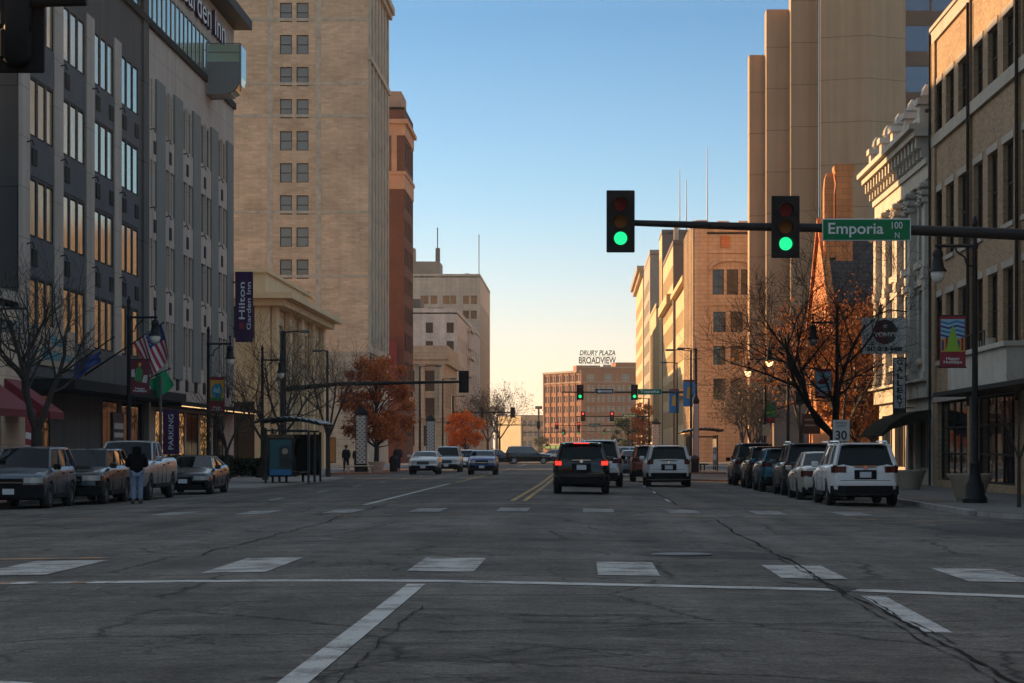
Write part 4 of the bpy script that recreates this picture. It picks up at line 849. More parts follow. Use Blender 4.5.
# --- concrete tower of stepped slabs
B = Bldg('concrete_tower', 'very tall tan concrete tower of stepped blank slabs with a dark glass side', (30, 250, 0))
m = MB()
segs = [(18.6, 20.35, 246, 46.0), (20.3, 22.8, 243.5, 50.6), (22.75, 25.75, 240.8, 72), (25.7, 30.6, 238, 74), (30.6, 35.0, 238, 74)]
for i, (x0, x1, y0, zt) in enumerate(segs):
    yb = (252, 257, 263, 275, 275)[i]; back = lambda x, y: x*yb/y
    if i == 3: m.prism([(x0, y0, -.4), (x1, y0-1.6, -.4), (x1, 275, -.4), (back(x0, y0+2), 275, -.4), (x0, y0+2, -.4)], (0, 0, zt))
    elif i == 4: m.prism([(x0+.002, y0-1.6, -.4), (x1, y0+.6, -.4), (x1, 275, -.4), (x0+.002, 275, -.4)], (0, 0, zt))
    else: m.prism([(x0, y0, -.4), (x1, y0, -.4), (x1+.9, yb, -.4), (back(x0, y0+2.4), yb, -.4), (x0, y0+2.4, -.4)], (0, 0, zt))
B.part('wall', m, M['concrete_tower'], fix=True)
hs = []
B.wall = MB()
nz = [(z, z+2.9) for z in [5+4.45*k for k in range(15)]]
B.facade(34.9, 241, 0, 16, 0, 73, [(.2+3.1*k, 3.1+3.1*k, a, b) for k in range(5) for a, b in nz], 0, .1, wm=(1, 1, 'frame_grey', 'glass_tower'))
B.shell(34.9, 50.9, 241, 275, 73, skip='-y'); o = B.part('window_wing', B.wall, M['dark_brown'])
B.part('rib', MB().tube([(25.6, 240.7, 0), (25.6, 240.7, 72)], .12, 6), M['concrete_tower'])
B.part('podium', MB().box((20.5, 236.2, -.4), (45, 238, 7.5)).box((20.4, 236.1, 7.5), (45.1, 238, 7.9)), M['dark_brown'])

# --- gothic stone building
B = Bldg('gothic_building', 'tan stone building with an arched window and battlemented parapet left of the concrete tower', (20, 280, 0))
hg = [(1.9+k*1.75, 3.3+k*1.75, z, z+h_) for k in range(3) for z, h_ in ((15.3, 3.1),)]+[(1.9+5.25+1.5+k*1.75, 3.3+5.25+1.5+k*1.75, 15.3, 3.1+15.3) for k in range(3)]
hg += [(2.0+k*2.1, 3.5+k*2.1, 11.9, 14.2) for k in (0, 1)]+[(2.0+k*2.1, 3.5+k*2.1, 7.6, 10.2) for k in (0, 1)]+[(8.0+k*2.1, 9.5+k*2.1, 11.9, 14.2) for k in (0, 1)]+[(8+k*2.1, 9.5+k*2.1, 7.6, 10.2) for k in (0, 1)]
hg += [(1.9+1.75*k, 3.3+1.75*k, 20.5, 23.6) for k in range(3)]
hg = [h for h in hg if h[2] != 15.3]+[(2.0+k*2.1, 3.5+k*2.1, 15.9, 18.4) for k in (0, 1)]+[(8+k*2.1, 9.5+k*2.1, 15.9, 18.4) for k in (0, 1)]
B.facade(XR, 270, 0, 14, 0, 28.2, hg, 0, .4, wm=(2, 3, 'frame_dark', 'glass_dark'))
B.facade(XR, 293, -90, 23, 0, 28.2, rows([(1.2+3.7*k, 3.2+3.7*k) for k in range(6)], [6.5, 11, 15.5, 20.5], 2.8), 0, .5, wm=(2, 2, 'frame_dark', 'glass_dark'))
B.shell(XR, 28, 270, 293, 28.2, skip='-y-x'); B.done([M['gothic']])
m = MB()
arch = [(15.6+2.8-2.85*math.cos(a), 269.85, 23.55+1.2*math.sin(a)) for a in [math.pi*k/12 for k in range(13)]]
m.tube(arch, .22, 5)
m.box((XR-.15, 269.8, 19.2), (28, 270, 19.7)).box((XR-.15, 269.8, 6.0), (28, 270, 6.5)).box((XR-.12, 269.82, 25.6), (28, 270, 26.0)).box((XR-.15, 269.75, 28.2), (28, 270.5, 28.7))
for k in range(6): m.box((XR-.15+2.6*k, 269.7, 28.7), (XR+1.3+2.6*k, 270.5, 29.5))
for k in range(7): m.box((XR-.55, 270.2+3.7*k, 0), (XR+.001, 271.0+3.7*k, 29.6))
m.box((XR-.2, 269.7, 0), (XR+1.2, 270, 29.6)); B.part('stone_trim', m, M['gothic'])
B.part('shield', MB().box((16.9, 269.8, 26.3), (18.0, 269.97, 27.7)).box((20.7, 269.8, 26.3), (21.8, 269.97, 27.7)), M['church_brick']); B.roof(XR, 28, 270, 293, 28.2)
B.part('awning_roof', MB().prism([(XR-.001, 271, 4.4), (XR-1.5, 271, 3.6), (XR-1.5, 271, 3.4), (XR-.001, 271, 3.4)], (0, 20, 0)), M['gold_stone'], fix=True)
# --- lower gold building, brown block, dark block, glass block, far block, corniced block
B = Bldg('gold_lowrise', 'narrow sunlit golden stone building just beyond the gothic one', (20, 312, 0))
B.facade(XR, 332, -90, 38.9, 0, 24, rows([(1+3.2*k, 2.6+3.2*k) for k in range(12)], [5, 9.5, 14, 18.5], 2.6), 0, .4, wm=(1, 2, 'frame_dark', 'glass_dark')); B.shell(XR, 36, 293.1, 332, 24, skip='-x'); B.done([M['gold_stone']])
B.part('cornice', MB().box((XR-.8, 293, 24), (XR+1, 332, 24.7)).box((XR-1.1, 296, 8.8), (XR+.01, 331, 9.6)), M['gold_stone']); B.roof(XR+.5, 36, 293.2, 332, 24)
B = Bldg('brown_block', 'dark brown brick block with a plain end wall rising behind the golden building', (22, 355, 0))
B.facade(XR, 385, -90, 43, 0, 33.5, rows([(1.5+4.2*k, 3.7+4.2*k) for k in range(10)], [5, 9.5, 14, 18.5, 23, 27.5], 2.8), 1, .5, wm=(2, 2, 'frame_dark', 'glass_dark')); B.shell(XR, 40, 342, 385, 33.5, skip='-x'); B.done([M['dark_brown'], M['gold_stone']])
B.part('cornice', MB().box((XR-.9, 346, 24.5), (XR+.01, 384, 26)), M['gold_stone']); B.roof(XR, 40, 342, 385, 33.5, par=.6, pm=M['dark_brown']); B.part('chimney', MB().box((XR+.2, 343, 33.4), (XR+.9, 344, 36.4)), M['cream_stone'])
B = Bldg('dark_block', 'dark grey slab block with a blank end, highest of the distant right row', (24, 397, 0))
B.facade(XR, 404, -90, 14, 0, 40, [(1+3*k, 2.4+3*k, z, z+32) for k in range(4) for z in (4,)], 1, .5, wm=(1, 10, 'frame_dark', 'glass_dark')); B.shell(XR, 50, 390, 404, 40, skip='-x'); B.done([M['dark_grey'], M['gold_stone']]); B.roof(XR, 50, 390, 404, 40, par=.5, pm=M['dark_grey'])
mp = MB()
for x, z in ((17.4, 52), (18.6, 50), (22.4, 56), (33, 49)): mp.tube([(x, 396, 39.9), (x, 396, z)], [.12, .06], 5)
B.part('mast', mp, M['frame_grey'])
B = Bldg('glass_block', 'lower block with a tall pale glass street front in the distant right row', (22, 435, 0))
B.facade(XR, 459, -90, 38, 0, 29, [(2+6*k, 7+6*k, 3, 25) for k in range(6)], 0, .3, wm=(3, 8, 'frame_white', 'glass_hotel')); B.shell(XR, 40, 421, 459, 29, skip='-x'); B.done([M['gold_stone']]); B.roof(XR, 40, 421, 459, 29, par=.6, pm=M['gold_stone'])
B = Bldg('far_tan_block', 'tan block with a plain end wall, last but one of the distant right row', (22, 485, 0))
B.facade(XR, 505, -90, 45, 0, 42.5, rows([(1.5+4.5*k, 3.6+4.5*k) for k in range(9)], [5+4.3*k for k in range(8)], 2.6), 0, .5, wm=(1, 1, 'frame_dark', 'glass_dark')); B.shell(XR, 40, 460, 505, 42.5, skip='-x'); B.done([M['grey_tan']]); B.roof(XR, 40, 460, 505, 42.5, par=.8, pm=M['grey_tan'])
B = Bldg('corniced_block', 'brown block with a projecting cornice, farthest of the distant right row', (22, 545, 0))
B.facade(XR, 582, -90, 68, 0, 44, rows([(1.5+4.5*k, 3.6+4.5*k) for k in range(14)], [5+4.3*k for k in range(8)], 2.6), 0, .5, wm=(1, 1, 'frame_dark', 'glass_dark')); B.shell(XR, 40, 514, 582, 44, skip='-x'); B.done([M['gold_stone']])
B.part('cornice', MB().box((XR-1.4, 513, 43.2), (XR+1, 583, 44.4)).box((XR-.8, 513.3, 42), (XR+1, 583, 43.2)), M['brown_brick']); B.roof(XR, 40, 514, 582, 44)

# --- far end of the street, left of the Broadview
B = Bldg('far_low_building', 'pale low building catching the sun at the far end of the street', (-24, 812, 0))
B.facade(-32, 800, 0, 13, 0, 13.5, rows([(.8+2.4*k, 2.4+2.4*k) for k in range(5)], [2.5, 6.5, 10], 2), 0, .2, wm=(1, 1, 'frame_white', 'glass_pale')); B.shell(-32, -19, 800, 820, 13.5, skip='-y'); B.done([M['cream_stone']]); B.roof(-32, -19, 800, 820, 13.5)
B = Bldg('far_low_building', 'yellowish low building with blocky windows directly left of the far brick hotel', (-22, 772, 0))
B.facade(-21.5, 760, 28, 12, 0, 13.2, rows([(.6+2.3*k, 2.3+2.3*k) for k in range(5)], [2.5, 6, 9.5], 2.2), 0, .2, wm=(1, 1, 'frame_white', 'glass_pale')); B.wall.add([(-21.5,760,0),(-30,776,0),(-30,776,13.2),(-21.5,760,13.2)], [(3,2,1,0)]); B.done([M['cream_lowrise']])
B.part('roof', MB().prism([(-21.5, 760, 13.2), (-10.9, 765.6, 13.2), (-14, 779, 13.2), (-30, 776, 13.2)], (0, 0, .3)), M['roofing'], fix=True)
B = Bldg('far_low_building', 'dull brown low building behind the bare trees at the far left of the street', (-50, 870, 0))
B.facade(-62, 850, 0, 26, 0, 17, rows([(1+3*k, 2.6+3*k) for k in range(8)], [3, 7, 11], 2), 0, .2, wm=(1, 1, 'frame_white', 'glass_dark')); B.shell(-62, -36, 850, 880, 17, skip='-y'); B.done([M['grey_tan']]); B.roof(-62, -36, 850, 880, 17)
o = MB().box((-15.3, 745, -.3), (-14.7, 745.5, 15.3)).box((-16.2, 744.9, 15.3), (-13.8, 745.6, 16.3)).build('billboard_pole', M['frame_dark'], None, (-16, 745, 0)); tag(o, 'tall dark pole with a boxy top standing left of the far brick hotel', 'pole')
# ================================================================== TREES
def bare_tree(name, loc, h, spread, r0, seed, label, group=None, levels=4, mat='bark', lean=(0, 0), nb=5, fork=.28, leaves=None, nleaf=0, lsize=.09, cat='tree', twig_r=.012, crownlift=0, bias=(0, 0, 0)):
    rng = random.Random(seed); root = empty(name, loc, label, cat, group)
    tk = MB(); br = MB(); tips = []
    def limb(p, d, L, r, lev, mb):
        n = 5 if lev < 2 else 4; pts = [Vector(p)]; rad = [r]; dd = Vector(d)
        for i in range(n):
            dd = (dd+Vector((rng.gauss(0, .13), rng.gauss(0, .13), rng.gauss(0, .08)+.07))).normalized(); pts.append(pts[-1]+dd*(L/n)); rad.append(max(r*(1-.62*(i+1)/n), twig_r*.5))
        mb.tube(pts, rad, 8 if lev == 0 else 5 if lev < 3 else 3)
        if lev >= levels: tips.append(pts[-1]); tips.append(pts[-2]); return
        k = nb if lev > 0 else nb+1
        for j in range(k):
            t = .35+.65*(j+rng.random()*.7)/k; t = min(t, .99); i = int(t*n); q = pts[i].lerp(pts[i+1], t*n-i); rr = rad[i]*(1-(t*n-i))+rad[i+1]*(t*n-i)
            az = j*2.4+rng.random()*1.2; a = rng.uniform(.45, .95) if lev else rng.uniform(.4, .85)
            base = (pts[i+1]-pts[i]).normalized(); s_ = base.orthogonal().normalized(); s2 = base.cross(s_)
            nd = (base*math.cos(a)+(s_*math.cos(az)+s2*math.sin(az))*math.sin(a)*spread).normalized()
            limb(q, nd, L*rng.uniform(.52, .72), rr*rng.uniform(.6, .75), lev+1, br)
    tp = [Vector((0, 0, -.1)), Vector((lean[0]*.4, lean[1]*.4, h*fork*.5)), Vector((lean[0], lean[1], h*fork))]
    tk.tube(tp, [r0*1.35, r0, r0*.92], 10); tk.build('trunk', M[mat], root, smooth=60)
    for j in range(4):
        az = j*math.pi/2+rng.random()*.8; a = rng.uniform(.15, .6)
        d = (Vector((math.cos(az)*math.sin(a)*spread, math.sin(az)*math.sin(a)*spread, math.cos(a)))+Vector(bias)).normalized(); limb(tp[-1]-Vector((0, 0, .1)), d, h*(1-fork)*rng.uniform(.55, .72), r0*rng.uniform(.5, .66), 1, br)
    br.build('branches', M[mat], root)
    if leaves:
        lf = MB()
        for _ in range(nleaf):
            t = rng.choice(tips); c = t+Vector((rng.gauss(0, .25), rng.gauss(0, .25), rng.gauss(0, .22)))
            if c.z < 1.8: continue
            s_ = lsize*rng.uniform(.6, 1.4); a = Vector((rng.gauss(0, 1), rng.gauss(0, 1), rng.gauss(0, 1))).normalized(); b = a.orthogonal().normalized()
            c2 = a.cross(b); lf.add([c-b*s_, c-c2*s_*.55, c+b*s_, c+c2*s_*.55], [(0, 1, 2, 3)])
        lf.build('crown', M[leaves], root)
    return root
def leafy_tree(name, loc, h, rx, r0, seed, label, leaves, nleaf, lsize, z0=.3, mat='bark', clumps=26, group=None, density=.42, cat='tree'):
    rng = random.Random(seed); root = empty(name, loc, label, cat, group)
    tk = MB(); tk.tube([(0,0,-.1), (.05,0,h*.22), (0,.05,h*.5), (.05,0,h*.8)], [r0*1.3, r0, r0*.7, r0*.25], 9)
    cs = []
    for i in range(clumps):
        u = rng.random(); z = h*(z0+(1-z0)*(.08+.88*u)); k = (z/h-z0)/(1-z0); rr = rx*math.sqrt(max(0.05, 1-(abs(k-.42)/.62)**2))
        a = rng.random()*6.283; q = rr*math.sqrt(rng.random())*.95; cs.append((Vector((q*math.cos(a), q*math.sin(a), z)), rx*rng.uniform(.22, .38)))
    for c, r in cs: tk.tube([(0, 0, max(h*.2, c.z-rx*.7)), (c.x*.5, c.y*.5, c.z-rx*.22), tuple(c)], [r0*.35, r0*.2, r0*.06], 5)
    tk.build('trunk', M[mat], root, smooth=60)
    lf = MB()
    for _ in range(nleaf):
        c, r = rng.choice(cs); v = Vector((rng.gauss(0, 1), rng.gauss(0, 1), rng.gauss(0, .8)))*r*density; p = c+v
        s_ = lsize*rng.uniform(.6, 1.4); a = Vector((rng.gauss(0, 1), rng.gauss(0, 1), rng.gauss(0, 1))).normalized(); b = a.orthogonal().normalized(); c2 = a.cross(b)
        lf.add([p-b*s_, p-c2*s_*.6, p+b*s_, p+c2*s_*.6], [(0, 1, 2, 3)])
    lf.build('crown', M[leaves], root); return root
bare_tree('bare_tree', (-17.0, 68.5, GL), 7.4, 1.15, .19, 3, 'bare street tree behind the two nearest parked cars on the left', levels=4)
bare_tree('bare_tree', (10.3, 90, GR), 9.3, 1.45, .23, 44, 'large bare tree spreading over the parked cars on the right', levels=5, nb=5, fork=.22, twig_r=.013, mat='bark_dark', bias=(-.42, 0, .05))
bare_tree('bare_tree', (-16.2, 100, GL), 5.2, 1.1, .10, 5, 'small bare tree beside the second lamp post on the left', levels=3)
bare_tree('bare_tree', (-15.6, 108, GL), 6.6, 1.2, .12, 6, 'bare tree between the hotel entrance and the bus shelter', levels=4)
bare_tree('bare_tree', (-16.4, 120, GL), 8.2, 1.15, .14, 8, 'bare tree rising behind the left bus shelter roof', levels=4)
bare_tree('bare_tree', (-14.6, 126, GL), 8.0, 1.0, .12, 9, 'bare tree right of the thick signal pole on the left', levels=4)
bare_tree('sapling', (10.9, 55, GR), 3.6, .7, .045, 12, 'thin bare sapling at the right edge of the photo', levels=3, nb=3, twig_r=.006, fork=.35)
leafy_tree('autumn_tree', (-14.2, 151, GL), 8.2, 2.45, .16, 21, 'rust red autumn tree beside the two people on the left pavement', 'leaf_rust', 15000, .095, clumps=70, density=.36, z0=.2)
leafy_tree('autumn_tree', (-13.0, 243, GL), 5.6, 2.3, .13, 22, 'small bright orange autumn tree far down the left side', 'leaf_orange', 4500, .13, clumps=44, density=.36)
leafy_tree('autumn_tree', (10.0, 366, GR), 9.4, 2.1, .16, 23, 'narrow orange autumn tree at the right of the distant traffic lights', 'leaf_orange', 5000, .16, clumps=40, z0=.12, density=.5)
leafy_tree('autumn_tree', (15.8, 120, GR), 9.4, 2.5, .16, 27, 'rust orange autumn tree in front of the slate roof of the sandstone building', 'leaf_brown', 11000, .10, z0=.25, clumps=60, density=.36)
leafy_tree('autumn_tree', (13.9, 112, GR), 9.0, 2.6, .16, 24, 'dense brown orange autumn tree just left of the ornate white building', 'leaf_brown', 12000, .095, z0=.2, clumps=64, density=.38)
bare_tree('autumn_tree', (12.3, 124, GR), 8.6, 1.3, .15, 25, 'thin leaved orange tree behind the large bare tree', levels=4, leaves='leaf_brown', nleaf=2600, lsize=.10)
bare_tree('autumn_tree', (12.6, 106, GR), 8.0, 1.2, .14, 26, 'half bare tree with orange leaves behind the speed limit sign on the right', levels=4, leaves='leaf_brown', nleaf=4500, lsize=.09)
bare_tree('bare_tree', (11.5, 150, GR), 6.0, 1.2, .12, 31, 'brownish bare tree nearest behind the right parked cars', levels=4, leaves='leaf_dull', nleaf=1500, lsize=.07)
bare_tree('bare_tree', (13.0, 163, GR), 6.5, 1.2, .12, 32, 'brownish bare tree behind the right bus shelter', levels=4, leaves='leaf_dull', nleaf=1500, lsize=.07)
bare_tree('bare_tree', (14.5, 200, GR), 8.0, 1.2, .15, 33, 'brownish bare tree in front of the gothic building', levels=4, leaves='leaf_dull', nleaf=1500, lsize=.09)
bare_tree('bare_tree', (17.5, 215, GR), 7.5, 1.3, .15, 34, 'brownish bare tree in front of the concrete tower base', levels=4, leaves='leaf_dull', nleaf=1200, lsize=.09)
bare_tree('bare_tree', (-14.5, 335, GL), 9.6, 1.2, .2, 35, 'brownish bare tree past the white brick block on the left', levels=4, mat='bark_far', leaves='leaf_dull', nleaf=900, lsize=.12, twig_r=.03)
bare_tree('bare_tree', (-15.0, 395, GL), 12.5, 1.3, .22, 36, 'tall bare tree, farthest of the trees on the left side', levels=4, mat='bark_far', leaves='leaf_dull', nleaf=900, lsize=.14, twig_r=.035)
leafy_tree('dark_tree', (9.5, 470, GR), 9, 3.4, .2, 37, 'dark green tree at the foot of the far brick hotel', 'leaf_green', 4500, .2, z0=.1, clumps=30)
leafy_tree('dark_tree', (-12.8, 680, GL), 5.5, 2.6, .2, 38, 'small dark tree at the foot of the far brick hotel, on its sunny side', 'leaf_green', 2000, .25, z0=.1, clumps=20)
o = MB()
rng = random.Random(5)
for k in range(9000):
    x = rng.uniform(-140, 90); y = rng.uniform(900, 960); hgt = 16+6*math.sin(x*.09)+3*math.sin(x*.31)
    z = rng.uniform(0, 1)**.6*hgt; s_ = rng.uniform(.5, 1.0); a = Vector((rng.gauss(0, 1), rng.gauss(0, 1), rng.gauss(0, 1))).normalized(); b = a.orthogonal().normalized(); c2 = a.cross(b); p = Vector((x, y, z))
    o.add([p-b*s_, p-c2*s_, p+b*s_, p+c2*s_], [(0, 1, 2, 3)])
o = o.build('far_woods', M['leaf_dull'], None, (0, 930, 0)); tag(o, 'dim line of trees on the horizon beyond the end of the street', 'woods', kind='stuff')
def hedge(x0, x1, y0, y1, h, label, n, grp=None):
    G_ = GL if x0 < 0 else GR; o = MB(); rng = random.Random(int(y0*7)); root = ((x0+x1)/2, (y0+y1)/2, G_)
    for _ in range(n):
        p = Vector((rng.uniform(x0, x1), rng.uniform(y0, y1), G_+h*rng.random()**.7)); s_ = rng.uniform(.05, .1); a = Vector((rng.gauss(0, 1), rng.gauss(0, 1), rng.gauss(0, 1))).normalized(); b = a.orthogonal().normalized(); c2 = a.cross(b)
        o.add([p-b*s_, p-c2*s_, p+b*s_, p+c2*s_], [(0, 1, 2, 3)])
    o = o.build('hedge', M['hedge'], None, root); tag(o, label, 'hedge', grp); return o
hedge(-19.5, -16.8, 103, 106, 1.2, 'low dark hedge in front of the hotel entrance', 5000)
hedge(-19.8, -15.8, 121, 123, 1.0, 'low dark hedge behind the left bus shelter', 4500)
hedge(9.3, 12.5, 136, 138, 1.0, 'low dark hedge beyond the right parked cars', 4000)

# ================================================================== STREET FURNITURE
def lamp(x, y, side, label, H=6.75, lit=False, nheads=1, scale=1.0, banner=None):  # lit: globe emission stands in for sunlight from behind
    root = empty('lamp_post', (x, y, GL if x < 0 else GR), label, 'street lamp', 'black lamp posts with hanging lanterns')
    m = MB(); m.lathe([(.34, 0), (.34, .12), (.27, .2), (.24, .5), (.17, .62), (.13, 1.0), (.15, 1.06), (.10, 1.15), (.085, 3), (.07, H-.3), (.09, H-.25), (.09, H-.15), (.065, H-.1), (.065, H+.35), (.09, H+.4), (.03, H+.6)], (0, 0, 0), 14); m.build('pole', M['black_metal'], root, smooth=40)
    for hd in range(nheads):
        s = side*(1 if hd == 0 else -1); ax = s*1.0
        a = MB(); a.tube([(0, 0, H-.2), (ax*.5, 0, H-.2), (ax+s*.08, 0, H-.2)], .045, 8); a.tube([(s*.02, 0, H-.75), (s*.22, 0, H-.72), (s*.28, 0, H-.5), (s*.5, 0, H-.35), (s*.55, 0, H-.2)], .028, 6); a.tube([(ax, 0, H-.45), (ax, 0, H+.15)], .035, 6); a.lathe([(.0, .2), (.05, .15), (.0, .02)], (ax, 0, H), 8)
        a.build('arm', M['black_metal'], root, smooth=50)
        ln = MB(); ln.lathe([(.05, -.28), (.13, -.34), (.15, -.45), (.12, -.52), (.15, -.62), (.17, -.78), (.24, -.86), (.245, -.90)], (ax, 0, H), 16); lo = ln.build('lantern', M['black_metal'], root, smooth=50)
        gb = MB(); gb.lathe([(.20, -.90), (.195, -1.0), (.15, -1.12), (.07, -1.19), (.01, -1.2)], (ax, 0, H), 14); gb.build('globe', M['backlit_globe' if lit else 'globe'], lo, smooth=60)
    return root
def banner(x, y, w, z0, z1, label, base, kind, side=0):
    """cloth banner facing down the street, held by two short rods"""
    root = empty('street_banner', (x, y, (z0+z1)/2), label, 'banner', 'banners on the lamp posts'); h = z1-z0
    MB().box((-w/2, -.008, -h/2), (w/2, .008, h/2)).build('cloth', M[base], root)
    MB().tube([(-w/2-.03, 0, h/2), (w/2+.03, 0, h/2)], .018, 6).tube([(-w/2-.03, 0, -h/2), (w/2+.03, 0, -h/2)], .018, 6).build('rod', M['black_metal'], root)
    m = MB(); mats = []
    def shp(pts, mat, d=1):
        if M[mat] not in mats: mats.append(M[mat])
        m.poly([(px*w/2, -.008-.004*d, pz*h/2) for px, pz in pts], mats.index(M[mat]))
    if kind == 'tree':
        shp([(-.92, -.4), (.92, -.4), (.92, .86), (-.92, .86)], 'banner_sky'); 
        for i in range(4): shp([(-.92, .80-.17*i), (-.3, .72-.17*i), (.3, .82-.17*i), (.92, .74-.17*i), (.92, .66-.17*i), (.3, .74-.17*i), (-.3, .64-.17*i), (-.92, .72-.17*i)][::-1], 'banner_navy' if i % 2 else 'banner_blue', 2)
        shp([(-.92, -.4), (.92, -.4), (.92, .12), (-.92, .12)], 'banner_gold', 3)
        for i in range(6): shp([(-.85+.3*i, -.35), (-.67+.3*i, -.35), (-.67+.3*i, .05+.1*(i % 2)), (-.85+.3*i, .05+.1*(i % 2))], 'banner_red' if i % 2 else 'banner_navy', 4)
        shp([(-.55, -.38), (.55, -.38), (.4, -.1), (.28, .22), (.1, .5), (0, .6), (-.1, .5), (-.28, .22), (-.4, -.1)], 'banner_lime', 5)
    elif kind == 'bird':
        shp([(-.95, -.55), (.95, -.55), (.95, .8), (-.95, .8)], 'banner_sky'); shp([(-.55, -.05), (.1, -.1), (.55, .2), (.75, .35), (.3, .42), (.1, .3), (-.3, .3), (-.6, .1)], 'banner_red', 2)
        shp([(-.9, -.3), (.9, -.12), (.9, -.18), (-.9, -.38)], 'banner_navy', 3)
    elif kind == 'sleigh':
        shp([(-.6, -.2), (.1, -.3), (.3, .3), (.0, .6), (-.4, .5)], 'banner_green', 2); shp([(.2, -.3), (.7, -.35), (.8, .1), (.4, .1)], 'pattern_white', 2); shp([(-.9, .0), (-.5, .0), (-.6, .45), (-.9, .4)], 'pattern_white', 2); shp([(-.2, .6), (.1, .6), (.15, .8), (-.15, .8)], 'banner_gold', 3)
    elif kind == 'globe':
        shp([(-.9, -.3), (.9, -.3), (.9, .85), (-.9, .85)], 'banner_gold'); shp([(.75*math.cos(a), .25+.42*math.sin(a)) for a in [6.283*k/16 for k in range(16)]], 'banner_teal', 2); shp([(-.5, .2), (-.3, .5), (0, .3), (.3, .5), (.5, .1)], 'banner_sky', 3); shp([(-.9, -.3), (.9, -.3), (.9, -.12), (-.9, -.12)], 'banner_green', 4)
    elif kind == 'blue':
        shp([(-.5, -.4), (.5, -.4), (.2, .5), (-.3, .4)], 'banner_gold', 2); shp([(-.95, .86), (.95, .86), (.95, .98), (-.95, .98)], 'banner_red', 2)
    elif kind == 'green':
        shp([(-.9, -.1), (.9, .2), (.9, .45), (-.9, .1)], 'banner_lime', 2); shp([(-.95, -.95), (.95, -.95), (.95, -.4), (-.95, -.4)], 'banner_red', 2)
    elif kind == 'rainbow':
        for i, c in enumerate(('banner_lime', 'banner_gold', 'banner_teal', 'banner_navy')): shp([(-1, 1-.5*i), (-1, .5-.5*i), (1, .5-.5*i), (1, 1-.5*i)], c, 1)
    m.build('print', mats, root)
    if kind in ('tree', 'bird', 'sleigh', 'globe'): text('Happy\nHolidays', .2, M['sign_white'], root, (0, -.03, -h*.37), ext=.002, width=w*.7, height=h*.14, bold=.004)
    return root
lamp(-18.3, 61.5, 1, 'black lamp post at the left edge, its lantern hanging above the cream shop', 6.75)
lamp(-17.2, 83.3, 1, 'black lamp post in front of the dark part of the hotel', 6.7)
lamp(-17.2, 101, 1, 'black lamp post in front of the pale ribbed part of the hotel', 6.55)
lamp(-17.2, 118, 1, 'black lamp post among the bare trees by the bus shelter', 6.5)
lamp(10.6, 59.5, -1, 'black lamp post standing before the round planter on the right pavement', 7.15)
lamp(10.6, 91.8, -1, 'black lamp post among the branches of the large bare tree', 6.95)
lamp(10.6, 128, -1, 'lamp post with a globe painted to glow as if backlit, beyond the right parked cars', 6.9, lit=True)
lamp(11.0, 118, -1, 'lamp post with a small globe painted to glow as if backlit, behind the bare branches', 7.1, lit=True)
banner(-17.35, 61.4, .75, 3.6, 5.0, 'rainbow striped banner cut by the left edge of the photo', 'banner_lime', 'rainbow')
banner(-16.75, 83.2, .72, 3.52, 4.85, 'maroon banner with a sleigh figure under the first full lamp on the left', 'banner_maroon', 'sleigh')
banner(-16.78, 100.9, .7, 3.1, 4.75, 'banner with a blue globe on the lamp post left of the hotel corner', 'banner_red', 'globe')
banner(9.98, 59.4, .70, 3.65, 5.05, 'red bordered banner with a green tree on the nearest right lamp post', 'banner_red', 'tree')
banner(10.02, 91.7, .68, 3.6, 4.8, 'pale blue banner with a red bird under the bare tree', 'banner_red', 'bird')
banner(10.9, 128.1, .62, 3.0, 4.1, 'small green and red banner beyond the bare tree', 'banner_green', 'green')
for (x, y, z0, z1, l) in ((8.45, 175, 4.9, 7.0, 'tall blue banner left of the right signal pole'), (8.5, 205, 4.9, 7.1, 'second blue banner just beyond the first on the right')):
    banner(x, y, .95, z0, z1, l, 'banner_blue', 'blue')
def cobra(x, y, H, side, label, arm=1.4, r=.09):
    root = empty('street_light', (x, y, GL if x < 0 else GR), label, 'street light'); m = MB()
    m.tube([(0, 0, 0), (0, 0, H*.5), (0, 0, H)], [r*1.3, r*1.1, r*.8], 10); m.build('pole', M['black_metal'], root, smooth=50)
    MB().tube([(0, 0, H-.1), (side*arm*.6, 0, H), (side*arm, 0, H)], .04, 6).build('arm', M['black_metal'], root); MB().cbox((min(side*arm, side*(arm+.65)), -.14, H-.1), (max(side*arm, side*(arm+.65)), .14, H+.06), .04).build('lamp_head', M['frame_grey'], root); return root
cobra(8.6, 175, 9.4, -1, 'tall black street light carrying the first blue banner')
cobra(8.75, 205, 9.6, -1, 'tall black street light carrying the second blue banner', .9)
cobra(-16.5, 142, 7.9, -1, 'black pole with a short top arm left of the rust red tree', .3)
cobra(-15.2, 205, 9.3, 1, 'street light pole between the patterned columns and the rust red tree')
cobra(-14.8, 232, 9.0, 1, 'street light pole beside the far patterned column on the left', .8)
